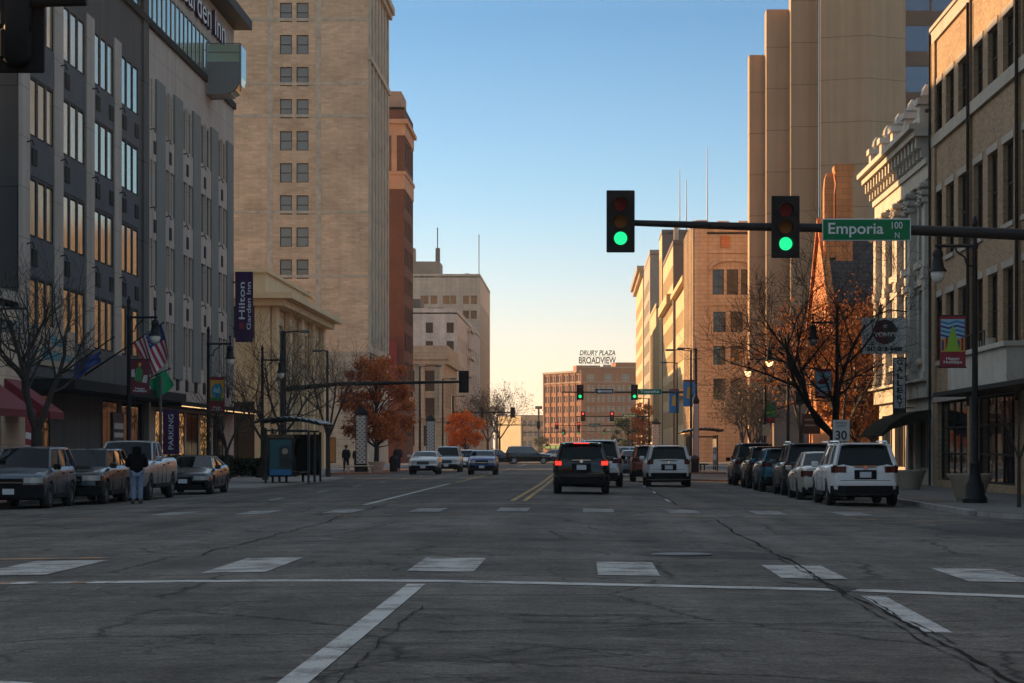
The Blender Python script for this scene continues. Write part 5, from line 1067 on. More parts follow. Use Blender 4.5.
def signal_head(parent, x, z, face=-1, on='green', back=.0, y=0):
    """three section head with back plate; face -1 looks to -Y"""
    f = face; hx = empty  # kept simple: meshes under the mast
    m = MB()
    def bx(x0, x1, y0, y1, z0, z1, c=.03): ya, yb = sorted((y0*f*-1, y1*f*-1)); m.cbox((x+x0, y+ya, z+z0), (x+x1, y+yb, z+z1), c)
    bx(-.30, .30, -.02, .02, -.66, .66, .015)
    for k in (-1, 0, 1): bx(-.17, .17, .02, .24, k*.36-.175, k*.36+.175, .03)
    o = m.build('signal_head', M['signal_case'], parent)
    for k, (nm, onm) in zip((1, 0, -1), (('lens_red_off', 'red'), ('lens_amber_off', 'amber'), ('lens_green_off', 'green'))):
        v = MB(); n = 16; ys = (-.02*-f*-1)
        yy = y+f*.025; r = .155
        a0, a1 = math.pi*-.12, math.pi*1.12
        arc = [(r*math.cos(a0+(a1-a0)*i/14), r*math.sin(a0+(a1-a0)*i/14)) for i in range(15)]
        v.loft([[(x+p*1.0, yy, z+k*.36+q) for p, q in arc], [(x+p, yy+f*.22, z+k*.36+q-.02) for p, q in arc]], closed=False, cap=False)
        v.build('visor', M['signal_case'], o)
        l = MB(); l.lathe([(0, 0), (.14, 0)], (0, 0, 0), 4); l = MB().disc((x, yy-.0, z+k*.36), .14, 'y', 22, f*.015)
        lit = (onm == on); l.build('lens', M[('lens_'+onm) if lit else nm], o, fix=True)
    return o
def plate_sign(parent, s, x, z, w, h, mat, y=-.1, tm='sign_white', name='street_name_sign', small=None, tw=.8, extra_h=.62):
    o = MB().cbox((x-w/2, y-.012, z-h/2), (x+w/2, y+.012, z+h/2), .008).build(name, M[tm], parent)
    MB().box((x-w/2+.02, y-.016, z-h/2+.02), (x+w/2-.02, y-.0125, z+h/2-.02)).build('panel', M[mat], o)
    if small: text(s, .3, M[tm], o, (x-w*.12, y-.02, z-.01), ext=.003, width=w*.62, height=h*.66, bold=.003); text(small[0], .1, M[tm], o, (x+w*.345, y-.02, z+h*.2), ext=.003, width=w*.12, height=h*.3, bold=.0); text(small[1], .1, M[tm], o, (x+w*.345, y-.02, z-h*.25), ext=.003, width=w*.05, height=h*.26)
    elif s: text(s, .3, M[tm], o, (x, y-.02, z), ext=.003, width=w*tw, height=h*extra_h, bold=.006)
    return o
def mast(x, y, side, L, Z, label, heads, face=-1, H=None, r=.12, droop=0, lamp_arm=True, ped=False):
    """signal pole with one long arm. heads = [(distance along arm, lit colour)]"""
    root = empty('traffic_signal', (x, y, GL if x < 0 else GR), label, 'traffic signal'); H = H or Z+.5
    m = MB(); m.lathe([(r*1.9, 0), (r*1.9, .15), (r*1.35, .25), (r*1.25, 2), (r, H), (r*.3, H+.05)], (0, 0, 0), 14); m.build('pole', M['black_metal'], root, smooth=50)
    MB().tube([(0, 0, Z-.13-droop), (side*L*.3, 0, Z-.13-droop*.3), (side*L, 0, Z-.13)], [r*.95, r*.75, r*.42], 12).build('mast_arm', M['black_metal'], root, smooth=50)
    for dd, on in heads: signal_head(root, side*dd, Z-.13, face, on)
    if lamp_arm and H > Z+1.5:
        MB().tube([(0, 0, H-.1), (side*.6, 0, H), (side*1.0, 0, H)], .05, 6).build('lamp_arm', M['black_metal'], root); MB().cbox((min(side*1.0, side*1.6), -.15, H-.1), (max(side*1.0, side*1.6), .15, H+.07), .04).build('lamp_head', M['frame_grey'], root)
    return root
# the near big one on the right: pole is outside the frame, arm reaches over the lanes
Y1_ = 46.8; ZA = 1.42+(450-229)*Y1_/2200
root = empty('traffic_signal', (11.6, Y1_, GR), 'large near traffic signal arm with two green lights and the street name sign', 'traffic signal')
m = MB(); m.lathe([(.30, 0), (.30, .2), (.2, .3), (.19, 2), (.15, 7.2), (.04, 7.3)], (0, 0, 0), 16); m.build('pole', M['black_metal'], root, smooth=50)
arm = [(-(11.6-XX), 0, ZZ-GR) for XX, ZZ in ((11.6, ZA-.23), (9.4, ZA-.12), (6.4, ZA+.0), (3.5, ZA+.05), (1.05, ZA+.13))]
MB().tube(arm, [.14, .125, .105, .085, .065], 14).build('mast_arm', M['black_metal'], root, smooth=50)
X_ = lambda px: (px-VX)*Y1_/2200
signal_head(root, X_(620.5)-11.6, 1.42+(450-222)*Y1_/2200-GR, -1, 'green', y=-.12); signal_head(root, X_(785)-11.6, 1.42+(450-227.5)*Y1_/2200-GR, -1, 'green', y=-.12)
plate_sign(root, 'Emporia', X_(865.5)-11.6, 1.42+(450-230.5)*Y1_/2200-GR, 1.88, .47, 'sign_green', y=-.16, small=('100', 'N'))
# the near one on the left, seen from behind
Y2_ = 25.0
root = empty('traffic_signal', (-12.4, Y2_, gz(-12.4)), 'dark back of the nearest traffic signal head cut by the top left corner', 'traffic signal')
m = MB(); m.lathe([(.30, 0), (.30, .2), (.2, .3), (.19, 2), (.15, 7.2), (.04, 7.3)], (0, 0, 0), 16); m.build('pole', M['black_metal'], root, smooth=50)
zA = 1.42+448*Y2_/2200-gz(-12.4)
MB().tube([(0, 0, zA-.35), (3, 0, zA-.05), (6.76, 0, zA+.02)], [.14, .10, .065], 12).build('mast_arm', M['black_metal'], root, smooth=50)
signal_head(root, (16-VX)*Y2_/2200+12.4, zA-.13, 1, None, y=.1)
MB().cbox((5.85, -.16, zA-.72), (6.12, -.02, zA+.2), .04).tube([(5.98, -.09, zA-.65), (5.98, -.09, zA+.1)], .07, 8).build('bracket', M['signal_case'], root, smooth=50)
# second crossing
r2 = mast(9.75, 190, -1, 11.6, 6.55, 'second traffic signal on the right with two green lights, name sign and one way sign', [(10.0, 'green'), (5.3, 'green')], -1, 10.2)
plate_sign(r2, 'Topeka', -4.0, 6.45, 2.1, .5, 'sign_green', y=-.16)
o = plate_sign(r2, None, -7.9, 6.5, 1.6, .46, 'sign_black', y=-.16, name='one_way_sign'); 
MB().poly([(-8.55, -.185, 6.5), (-8.3, -.185, 6.36), (-8.3, -.185, 6.42), (-7.25, -.185, 6.42), (-7.25, -.185, 6.58), (-8.3, -.185, 6.58), (-8.3, -.185, 6.64)]).build('arrow', M['sign_white'], o)
text('ONE WAY', .2, M['sign_black'], o, (-7.75, -.195, 6.5), ext=.003, width=.85, height=.12)
mast(-18.0, 132, 1, 10.9, 5.7, 'traffic signal arm on the left reaching past the rust red tree, seen from behind', [(10.85, None)], 1, 8.6, r=.17, droop=.45)
mast(-16.3, 275, 1, 7.9, 6.3, 'third traffic signal on the left beside the dark trees, seen from behind', [(7.5, None), (3.6, None)], 1, 8.2, r=.15)
r3 = mast(8.9, 297, -1, 9.8, 6.1, 'third traffic signal on the right with red lights and a green name sign', [(8.9, 'red'), (5.0, 'red')], -1, 8.4)
plate_sign(r3, 'Market', -2.6, 6.1, 1.9, .5, 'sign_green', y=-.16)
r4 = mast(9.4, 420, -1, 15.0, 6.2, 'fourth traffic signal down the street with red lights', [(14.4, 'red'), (10.2, 'red')], -1, 8.0)
plate_sign(r4, 'Main', -7.2, 6.2, 2.2, .6, 'sign_green', y=-.16)
r5 = mast(9.4, 560, -1, 16.0, 6.2, 'fifth and farthest traffic signal with green lights', [(14.5, 'green'), (10.5, 'green'), (4.0, 'green')], -1, 8.0)
mast(-15.8, 405, 1, 8, 6.2, 'fourth traffic signal on the left, thin arm over the road', [(7.6, None)], 1, 8)
mast(-15.8, 575, 1, 12, 6.2, 'fifth traffic signal on the left, very small', [(11, None)], 1, 8)
# bus shelters
def shelter(x, y, label, poster=True, mirror=1):
    root = empty('bus_shelter', (x, y, GL if x < 0 else GR), label, 'bus shelter')
    m = MB()
    for px in (-.95, .95):
        for py in (-2.2, 0, 2.2): MB().box((px-.05, py-.05, 0), (px+.05, py+.05, 2.45 if px*mirror < 0 else 2.3)).build('post', M['dark_green_metal'], root)
    for py in (-2.2, 2.2): MB().box((-.9, py-.04, 2.3), (.9, py+.04, 2.38)).build('beam', M['dark_green_metal'], root)
    rf = MB(); n = 10
    for i in range(n):
        t0 = i/n; f = lambda t: ((-1.35+2.9*t)*mirror, 2.5+.42*math.sin(math.pi*(.25+.62*t)))
        (xa, za), (xb, zb) = f(t0), f(t0+.75/n)
        rf.prism([(xa, -2.6, za), (xb, -2.6, zb-.05), (xb, -2.6, zb+.0), (xa, -2.6, za+.06)], (0, 5.2, 0))
    rf.build('slatted_roof', M['dark_green_metal'], root, fix=True)
    rb = MB()
    for py in (-2.5, 0, 2.5): rb.tube([((-1.4+2.95*t)*mirror, py, 2.42+.42*math.sin(math.pi*(.25+.62*t))) for t in [i/8 for i in range(9)]], .05, 6)
    rb.build('roof_rib', M['dark_green_metal'], root)
    MB().box((-.9*mirror-.012, -2.1, .3), (-.9*mirror+.012, 2.1, 2.2)).build('glass_wall', M['glass_store'], root)
    MB().cbox((-.3, -1.6, .42), (.5 if mirror > 0 else .4, 1.6, .5), .02).box((-.2, -1.4, 0), (-.1, -1.3, .42)).box((.2, 1.3, 0), (.3, 1.4, .42)).build('bench', M['black_metal'], root)
    if poster:
        MB().cbox((-.82, -2.34, .3), (.27, -2.2, 2.0), .02).build('poster_case', M['black_metal'], root)
        MB().box((-.9, 2.19, .3), (.9, 2.21, 2.2)).build('glass_wall', M['glass_store'], root); m = MB(); m.box((-.76, -2.352, .36), (.21, -2.342, 1.94), 0); m.box((-.76, -2.358, .36), (.21, -2.353, .60), 1)
        m.disc((-.08, -2.356, 1.4), .26, 'y', 16, -.004, 2); m.disc((-.08, -2.362, 1.42), .14, 'y', 16, -.004, 3); m.box((-.33, -2.366, .66), (.18, -2.361, 1.2), 2)
        m.build('poster', [M['poster'], M['banner_blue'], M['sign_black'], M['frame_tan']], root)
    return root
shelter(-13.15, 100, 'dark glass bus shelter with a curved slatted roof and a teal poster', True)
shelter(8.2, 152, 'dark bus shelter with a curved roof behind the white van on the right', False, -1)
def totem(x, y, h, w, label, mat2='pattern_white'):
    root = empty('patterned_column', (x, y, GL if x < 0 else GR), label, 'column', 'patterned columns along the pavement')
    MB().box((-w/2, -w/2, 0), (w/2, w/2, h)).build('shaft', M['black_metal'], root)
    MB().loft([sqring(-w*.62, w*.62, -w*.62, w*.62, h), sqring(-w*.62, w*.62, -w*.62, w*.62, h+.12), sqring(-.03, .03, -.03, .03, h+.6)]).box((-w*.58, -w*.58, 0), (w*.58, w*.58, .35)).build('cap', M['black_metal'], root)
    d = w/2+.006; m = MB().box((-w*.43, -d, .55), (w*.43, -d+.004, h-.1)).box((d-.004, -w*.43, .55), (d, w*.43, h-.1)).box((-d, -w*.43, .55), (-d+.004, w*.43, h-.1))
    m.build('panel', M[mat2], root)
    m = MB(); nc = 4; s = w*.84/nc; n = int((h-.75)/s)
    for fx, ax in ((-1, 'y'), (1, 'x'), (-1, 'x')):
        for i in range(n):
            for j in range(nc):
                if (i+j) % 2: continue
                cxx = -w*.42+s*(j+.5); cz = .6+i*s+s/2; q = s*.43; dd = d+.004
                m.poly([((cxx+a, -dd, cz+b) if ax == 'y' else (fx*dd, cxx+a, cz+b)) for a, b in ((-q, 0), (0, -q), (q, 0), (0, q))])
    m.build('pattern', M['sign_black'], root); return root
totem(-15.0, 149, 3.9, .72, 'black and white patterned column in front of the rust red tree')
totem(-15.1, 218, 4.4, .80, 'left one of the two distant patterned columns on the left side')
totem(-14.9, 250, 4.4, .80, 'right one of the two distant patterned columns on the left side')
totem(8.8, 265, 4.6, .9, 'distant patterned column beside the narrow orange tree on the right', 'pattern_white')
totem(7.55, 147, 4.6, .36, 'slim striped column standing at the right bus shelter')
# planters, bins, signs
def planter(x, y, s, label, plant=False):
    root = empty('planter', (x, y, GL if x < 0 else GR), label, 'planter'); m = MB()
    m.lathe([(.42*s, 0), (.46*s, .05), (.66*s, .72*s), (.74*s, .80*s), (.76*s, .88*s), (.66*s, .88*s), (.62*s, .78*s), (.1, .76*s)], (0, 0, 0), 28); m.build('pot', M['planter'], root, smooth=40)
    MB().lathe([(.62*s, .79*s), (.01, .81*s)], (0, 0, 0), 16).build('soil', M['bark'], root); return root
planter(10.95, 62.3, .86, 'large round stone planter behind the nearest right lamp post')
planter(11.9, 80, .8, 'smaller stone planter by the shopfront next to the white parked car')
m = MB().lathe([(.28, 0), (.3, .8), (.33, .85), (.3, .95), (.1, 1.1)], (0, 0, 0), 14)
for (x, y, l) in ((-12.9, 150, 'dark litter bin beside the rust red tree'), (7.1, 140, 'dark litter bin by the right bus shelter')):
    o = MB(); o.v, o.f, o.m = list(m.v), list(m.f), list(m.m); q = o.build('litter_bin', M['black_metal'], None); q.location = (x, y, GL if x < 0 else GR); tag(q, l, 'litter bin')
def bench(x, y, label, rz=0):
    root = empty('street_bench', (x, y, GL if x < 0 else GR), label, 'bench', rz=rz)
    MB().cbox((-.9, -.25, .4), (.9, .25, .47), .02).build('seat', M['planter'], root)
    for s in (-.75, .65): MB().box((s, -.2, 0), (s+.1, .2, .4)).build('leg', M['planter'], root)
bench(-14.6, 143.6, 'low stone bench under the patterned column on the left')
planter(-13.7, 146, .8, 'round planter between the stone bench and the rust red tree'); planter(7.0, 150, 1.1, 'stone planter behind the white minivan on the right')
sp = empty('speed_limit_sign', (9.62, 82.0, GR), 'white speed limit 30 sign just above the roof of the nearest white parked car', 'sign')
MB().tube([(0, 0, 0), (0, 0, 2.6)], .03, 6).build('post', M['frame_grey'], sp); MB().cbox((-.31, -.05, 1.75), (.31, -.035, 2.55), .004).build('panel', M['sign_white'], sp)
text('SPEED\nLIMIT', .1, M['sign_black'], sp, (0, -.055, 2.38), ext=.002, width=.42, height=.2); text('30', .3, M['sign_black'], sp, (0, -.055, 1.98), ext=.002, width=.42, height=.34, bold=.006)
bs = empty('brown_sign', (10.2, 98.5, GR), 'brown sign board on a post left of the speed limit sign', 'sign')
MB().tube([(0, 0, 0), (0, 0, 3.1)], .04, 6).build('post', M['frame_dark'], bs); MB().cbox((-.4, -.06, 2.15), (.42, -.04, 3.05), .01).build('panel', M['sign_brown'], bs); MB().box((-.28, -.064, 2.75), (.3, -.061, 2.82)).box((-.28, -.064, 2.5), (.2, -.061, 2.57)).build('pale_lines', M['frame_tan'], bs)
gs2 = empty('parking_sign', (9.9, 100.5, GR), 'small dark green sign among the branches above the brown sign', 'sign')
MB().tube([(0, 0, 0), (0, 0, 4.3)], .04, 6).build('post', M['frame_dark'], gs2); MB().cbox((-.2, -.06, 3.5), (.2, -.04, 4.1), .01).build('panel', M['dark_green_metal'], gs2)
ps = empty('street_sign', (9.9, 119, GR), 'small square sign on a thin post behind the dark parked cars on the right', 'sign')
MB().tube([(0, 0, 0), (0, 0, 2.9)], .035, 6).build('post', M['frame_grey'], ps); MB().cbox((-.2, -.06, 2.2), (.2, -.04, 2.8), .01).build('panel', M['frame_tan'], ps)
pp = empty('hotel_parking_sign', (-16.9, 88, GL), 'purple parking sign with white letters on a pole by the hotel', 'sign')
MB().tube([(0, 0, 0), (0, 0, 4.4)], .06, 8).build('post', M['frame_grey'], pp); MB().cbox((.1, -.05, 1.3), (.75, .05, 3.1), .02).build('panel', M['purple'], pp)
text('PARKING', .3, M['sign_white'], pp, (.43, -.06, 2.2), (R(90), R(-90), 0), .003, 1.4, height=.2)
wf = empty('wall_flags', (-19.8, 84, 4.6), 'blue flag drooping on a slanted pole on the dark hotel wall', 'flag')
def flagpole(name, base, tip, label): 
    root = empty(name, base, label, 'flag'); d = Vector(tip)-Vector(base); MB().tube([(0, 0, 0), tuple(d)], [.04, .025], 8).lathe([(.0, .07), (.06, 0), (0, -.07)], tuple(d), 8).build('flagpole', M['black_metal'], root); return root, d
bpy.data.objects.remove(wf)
# US flag: hangs from a slanted pole
root, d = flagpole('national_flag', (-19.95, 88.0, 4.4), (-16.6, 87.0, 6.45), 'striped red and white flag with a starred blue corner on a slanted pole')
tip = Vector((-16.6, 87.0, 6.45))-Vector((-19.95, 88, 4.4))
nu, nv = 26, 24; vs = []; fs = []; mi = []
A_ = Vector((tip.x-1.35, tip.y+.3, tip.z-.85)); Bq = tip.copy()
for j in range(nv+1):
    for i in range(nu+1):
        u, v = i/nu, j/nv
        p = A_.lerp(Bq, .06+.86*u) ; hang = 1.0
        # fabric falls down and gathers away from the tip
        q = p+Vector((.72*v+.05*math.sin(7*u+3*v), .10*math.sin(9*u+2*v)*(.3+v), -1.35*v-.08*math.sin(6*u)*v))
        q.x -= .35*u*v; vs.append(q)
for j in range(nv):
    for i in range(nu):
        a = j*(nu+1)+i; fs.append((a, a+1, a+nu+2, a+nu+1)); u = i/nu; st = int((1-u)*13*.999); mi.append((2 if (j < nv*.4 and u > .46) else (0 if st % 2 == 0 else 1)))
mb = MB(); mb.v = [tuple(v) for v in vs]; mb.f = fs; mb.m = mi; fo = mb.build('cloth', [M['flag_red'], M['flag_white'], M['flag_blue']], root, smooth=60)
mb = MB()
for j in range(6):
    for i in range(5):
        v = vs[(1+int(j*1.5))*(nu+1)+int(nu*.52)+i*2+(j % 2)]; mb.disc((v.x, v.y-.03, v.z), .018, 'y', 5, .004)
mb.build('stars', M['flag_white'], fo)
root, d = flagpole('green_flag', (-19.95, 94.6, 3.9), (-17.7, 94.2, 4.9), 'plain green flag on a slanted pole between the national flag and the second lamp post')
mb = MB(); vs = []; nu, nv = 10, 10
for j in range(nv+1):
    for i in range(nu+1):
        u, v = i/nu, j/nv; vs.append((1.25+.85*u+.30*v+.04*math.sin(6*v+3*u), -.3-.1*u+.10*math.sin(7*u+2*v), .55+.38*u-.85*v+.15*u*v-.06*math.sin(4*u)))
mb.v = vs; mb.f = [(j*(nu+1)+i, j*(nu+1)+i+1, (j+1)*(nu+1)+i+1, (j+1)*(nu+1)+i) for j in range(nv) for i in range(nu)]; mb.m = [0]*100; mb.build('cloth', M['flag_green'], root, smooth=60)
root, d = flagpole('blue_flag', (-19.95, 82.0, 3.9), (-17.4, 81.5, 5.6), 'limp blue flag on a slanted pole above the second parked car on the left')
mb = MB(); vs = []; nu, nv = 8, 8
for j in range(nv+1):
    for i in range(nu+1):
        u, v = i/nu, j/nv; vs.append((1.0+.95*u+.05*math.sin(9*v), -.1+.1*math.sin(9*u), .65+.6*u-.5*v+.06*math.sin(5*u+4*v)))
mb.v = vs; mb.f = [(j*(nu+1)+i, j*(nu+1)+i+1, (j+1)*(nu+1)+i+1, (j+1)*(nu+1)+i) for j in range(nv) for i in range(nu)]; mb.m = [0]*64; mb.build('cloth', M['banner_navy'], root, smooth=60)
vb = empty('vertical_banner', (-21.9, 245.2, 11.0), 'narrow dark red vertical banner on the red brick tower behind the rust red tree', 'banner')
MB().box((.3, -.05, -2.6), (1.2, .05, 2.6)).build('cloth', M['banner_maroon'], vb); MB().tube([(.2, .0, 2.5), (.2, 1.0, 2.5)], .05, 5).tube([(.2, 0, -2.5), (.2, 1.0, -2.5)], .05, 5).build('rod', M['black_metal'], vb)
# ================================================================== VEHICLES (front of each is +Y before turning)
def interp(prof, y):
    """prof: list of (y, z) with y falling from front to rear"""
    for (ya, za), (yb, zb) in zip(prof, prof[1:]):
        if yb <= y <= ya:
            t = (y-yb)/(ya-yb) if ya != yb else 0; t = t*t*(3-2*t)*.5+t*.5
            return zb+(za-zb)*t
    return prof[-1][1] if y < prof[-1][0] else prof[0][1]
def car(name, label, cat, x, y, face, paintmat, L=4.6, W=1.86, H=1.68, kind='suv', brake=False, rails=False, rx=None, two_tone=False, group='cars on the street', lift=.0, ang=0, badge=True, white_lamps=False):
    root = empty(name, (x, y, gz(x)+.004), label, cat, group, rz=(0 if face > 0 else math.pi)+R(ang)); h = L/2; w = W/2
    K = dict(
        suv=dict(zb=.30, wr=.36, top=[(h,.60),(h-.05,.78),(h-.16,.90),(h-.45,.99),(h*.42,1.09),(0,1.13),(-h+.3,1.15),(-h+.05,1.12),(-h,.90)], gb=(h*.44, -h+.10), gr=(h*.14, -h+.42), wb=.93, wt=.74),
        sedan=dict(zb=.22, wr=.33, top=[(h,.50),(h-.06,.66),(h-.25,.76),(h*.42,.93),(0,.97),(-h*.55,1.03),(-h+.25,1.04),(-h+.03,.98),(-h,.75)], gb=(h*.42, -h*.70), gr=(h*.08, -h*.34), wb=.92, wt=.68),
        van=dict(zb=.26, wr=.35, top=[(h,.60),(h-.08,.82),(h-.3,.98),(h*.55,1.10),(0,1.12),(-h+.3,1.12),(-h+.03,1.08),(-h,.85)], gb=(h*.56, -h+.06), gr=(h*.24, -h+.26), wb=.93, wt=.76),
        pickup=dict(zb=.42, wr=.41, top=[(h,.80),(h-.05,1.08),(h-.2,1.16),(h*.38,1.26),(0,1.28),(-h*.20,1.30),(-h*.25,1.33),(-h+.06,1.34),(-h,1.2)], gb=(h*.38, -h*.24), gr=(h*.16, -h*.17), wb=.92, wt=.76))[kind]
    zb, wr = K['zb']+lift, K['wr']; yf, yr = h-.93 if kind != 'pickup' else h-1.0, -h+(.95 if kind != 'pickup' else 1.25)
    # ---- body shell
    ys = {h, h-.03, h-.1, -h, -h+.03, -h+.1}
    yy = h
    while yy > -h: ys.add(round(yy, 3)); yy -= .22
    for c in (yf, yr):
        for k in range(-10, 11): q = c+wr*1.17*math.sin(k/10*math.pi/2); (-h < q < h) and ys.add(round(q, 3))
    ys = sorted(ys, reverse=True); rings = []
    for q in ys:
        e = max(0, (abs(q)-(h-.75))/.75); fw = 1-.19*e**2.4; zt = interp(K['top'], q); ends = max(0, (abs(q)-(h-.12))/.12)
        z0 = zb+.10*ends; arch = 0
        for c in (yf, yr):
            a = wr*1.15
            if abs(q-c) < a: arch = max(arch, wr+math.sqrt(a*a-(q-c)**2)*.98)
        sec = [(0, z0), (.72, z0), (.93, z0+.03), (.985, z0+.16), (1.0, (z0+zt)*.5), (.995, zt-.22), (.965, zt-.09), (.90, zt-.02), (.72, zt+.012), (0, zt+.03)]
        pts = [(a*w*fw, q, max(z, min(arch, zt-.12)) if a > .6 or arch else z) for a, z in sec]
        rings.append(pts+[(-px, py, pz) for px, py, pz in pts[-2:0:-1]])
    m = MB(); m.loft(rings); body = m.build('body', paintmat, root, smooth=38, fix=True)
    MB().box((-w*.80, -h+.35, zb-.06), (w*.80, h-.35, zb+.42)).build('underbody', M['car_black_trim'], root)
    for c in (yf, yr): pass
    # ---- cabin: glass, pillars, roof
    (b0, b1), (r0, r1) = K['gb'], K['gr']; wb, wt = w*K['wb'], w*K['wt']; zr = H-.05
    zB0, zB1 = interp(K['top'], b0)-.02, interp(K['top'], b1)-.03
    P_ = dict(fb=(wb*.93, b0, zB0), ft=(wt*.94, r0, zr), rt=(wt*.92, r1, zr), rb=(wb*.90, b1, zB1))
    def pn(nm, pts, off=(0, 0, 0), mat='car_glass', par=root):
        return MB().add([Vector(p)+Vector(off) for p in pts], [tuple(range(len(pts)))]).build(nm, M[mat], par, fix=False)
    mir = lambda p: (-p[0], p[1], p[2])
    fb, ft, rt, rb = P_['fb'], P_['ft'], P_['rt'], P_['rb']
    midb = (wb*.99, (b0+b1)/2, (zB0+zB1)/2-.01); midt = (wt*.99, (r0+r1)/2, zr+.01)
    g = MB(); bow = .10
    def curved(nm, A, Bp, bulge):   # windscreen/back light between two corner posts
        n = 6; lo, hi = [], []
        for i in range(n+1):
            t = -1+2*i/n; k = bulge*(1-t*t); lo.append((A[0]*t, A[1]+k, A[2])); hi.append((Bp[0]*t, Bp[1]+k*.8, Bp[2]+.02*(1-t*t)))
        MB().loft([lo, hi], closed=False, cap=False).build(nm, M['car_glass'], root, smooth=60)
    curved('windshield', fb, ft, .09); curved('rear_window', rb, rt, -.05)
    for s in (1, -1):
        q = [(p[0]*s, p[1], p[2]) for p in (fb, midb, rb, rt, midt, ft)]; pn('side_window', q if s > 0 else q[::-1], mat='side_glass')
    pl = MB(); pr = .032
    for s in (1, -1):
        f_ = lambda p, dx=0: (p[0]*s+dx*s, p[1], p[2])
        pl.tube([f_(fb), f_(ft)], pr, 6); pl.tube([f_(rb), f_(rt)], pr*(2.0 if kind != 'sedan' else 1.5), 6)
        for t in ((.50,) if kind in ('sedan', 'pickup') else (.38, .72)):
            a = Vector(fb).lerp(Vector(rb), t); b = Vector(ft).lerp(Vector(rt), t*1.02); a.x = wb*.97; b.x = wt*.985; pl.tube([(a.x*s, a.y, a.z), (b.x*s, b.y, b.z)], pr*.85, 6)
        pl.tube([f_(ft), f_(midt), f_(rt)], pr, 6)
    pl.build('pillar', paintmat, root)
    rf = MB(); n = 8; RR = []
    for i in range(n+1):
        t = i/n; q = r0+.03+(r1-r0-.06)*t; e = min(t, 1-t); wq = wt*(.97+.05*min(1, e*5)); zc = zr+.005+.05*min(1, e*6)
        RR.append([(wq, q, zr-.02), (wq*.985, q, zr+.02), (wq*.85, q, zc-.005), (wq*.4, q, zc+.01), (-wq*.4, q, zc+.01), (-wq*.85, q, zc-.005), (-wq*.985, q, zr+.02), (-wq, q, zr-.02)])
    rf.loft(RR); rf.build('roof', paintmat, root, smooth=40, fix=True)
    if kind in ('suv', 'van') : MB().cbox((-wt*.8, r1-.16, zr+.005), (wt*.8, r1+.12, zr+.045), .012).build('spoiler', paintmat, root)
    if rails:
        for s in (1, -1):
            a = MB(); a.tube([(s*wt*.9, r0-.1, zr+.02), (s*wt*.9, r0-.25, zr+.10), (s*wt*.9, r1+.25, zr+.10), (s*wt*.9, r1+.1, zr+.02)], .022, 6); a.build('roof_rail', M['chrome'], root)
    # ---- wheels
    for s in (1, -1):
        for c in (yf, yr):
            tw = .235; xo = s*(w-.02); xi = s*(w-.02-tw)
            ty = MB(); n = 24
            prof = [(wr*.62, 0), (wr*.90, 0), (wr, .035), (wr, tw-.035), (wr*.9, tw), (wr*.62, tw)]
            rg = [[(xi+s*dx, c+r*math.cos(2*math.pi*k/n), wr+r*math.sin(2*math.pi*k/n)) for k in range(n)] for r, dx in prof]; ty.loft(rg, cap=False)
            wheel = ty.build('wheel', M['tyre'], root, smooth=50, fix=True)
            rm = MB(); rg = [[(xi+s*dx, c+r*math.cos(2*math.pi*k/n), wr+r*math.sin(2*math.pi*k/n)) for k in range(n)] for r, dx in ((wr*.64, tw-.02), (wr*.60, tw-.03), (wr*.58, tw-.09), (.02, tw-.10))]; rm.loft(rg, cap=False)
            for k in range(5):
                a = 2*math.pi*k/5; ca, sa = math.cos(a), math.sin(a); wd = .035
                rm.prism([(xi+s*(tw-.085), c+ca*.04-sa*wd, wr+sa*.04+ca*wd), (xi+s*(tw-.085), c+ca*.04+sa*wd, wr+sa*.04-ca*wd), (xi+s*(tw-.085), c+ca*wr*.6+sa*wd*.8, wr+sa*wr*.6-ca*wd*.8), (xi+s*(tw-.085), c+ca*wr*.6-sa*wd*.8, wr+sa*wr*.6+ca*wd*.8)], (s*.05, 0, 0))
            rm.build('rim', M['rim'], wheel, fix=True)
    # ---- details on nose and tail: follow the shell's end outline
    def wrap(nm, mat, zlo, zhi, a0, a1, end, proud=.012, par=root, nseg=8, bow_=0):
        """patch hugging the rounded end between |x| fractions a0..a1 (both may pass the corner)"""
        pts = []
        for i in range(nseg+1):
            t = a0+(a1-a0)*i/nseg
            if abs(t) <= 1: px = t*w*.81; py = h-.0+(-.0)*abs(t)
            else:
                k = abs(t)-1; py = h-k; e = max(0, (py-(h-.75))/.75); px = math.copysign(w*(1-.19*e**2.4), t)
            if abs(t) > .86: 
                py = min(py, h-.02)
            pts.append((px+math.copysign(proud, t)*(abs(t) > .95), end*(py+proud)))
        if end < 0: pts = pts[::-1]
        mm = MB(); out = [[(px, py, zlo) for px, py in pts], [(px, py, zhi) for px, py in pts]]
        inn = [[(px*.9, py-end*.07, zlo) for px, py in pts], [(px*.9, py-end*.07, zhi) for px, py in pts]]
        mm.loft([inn[0], out[0], out[1], inn[1]], closed=False, cap=False)
        return mm.build(nm, mat, par, smooth=50, fix=False)
    zt = interp(K['top'], h-.05); ztr = interp(K['top'], -h+.03)
    trim = M['car_black_trim']
    if kind == 'sedan':
        wrap('grille', trim, .40, .62, -.42, .42, 1); wrap('front_bumper', trim, .22, .36, -1.1, 1.1, 1, .02); HL = (.52, .66, .5, 1.22); TL = (.72, .90, .50, 1.2)
        wrap('rear_bumper', trim, .24, .40, -1.1, 1.1, -1, .02)
    elif kind == 'pickup':
        wrap('grille', trim, .78, 1.06, -.62, .62, 1, .02); wrap('front_bumper', M['chrome'], .50, .74, -1.1, 1.1, 1, .06); HL = (.80, 1.05, .66, 1.2); TL = (.9, 1.3, .80, 1.15); wrap('rear_bumper', M['chrome'], .52, .72, -1.05, 1.05, -1, .07)
        wrap('air_dam', trim, .38, .49, -1., 1., 1, .01)
    else:
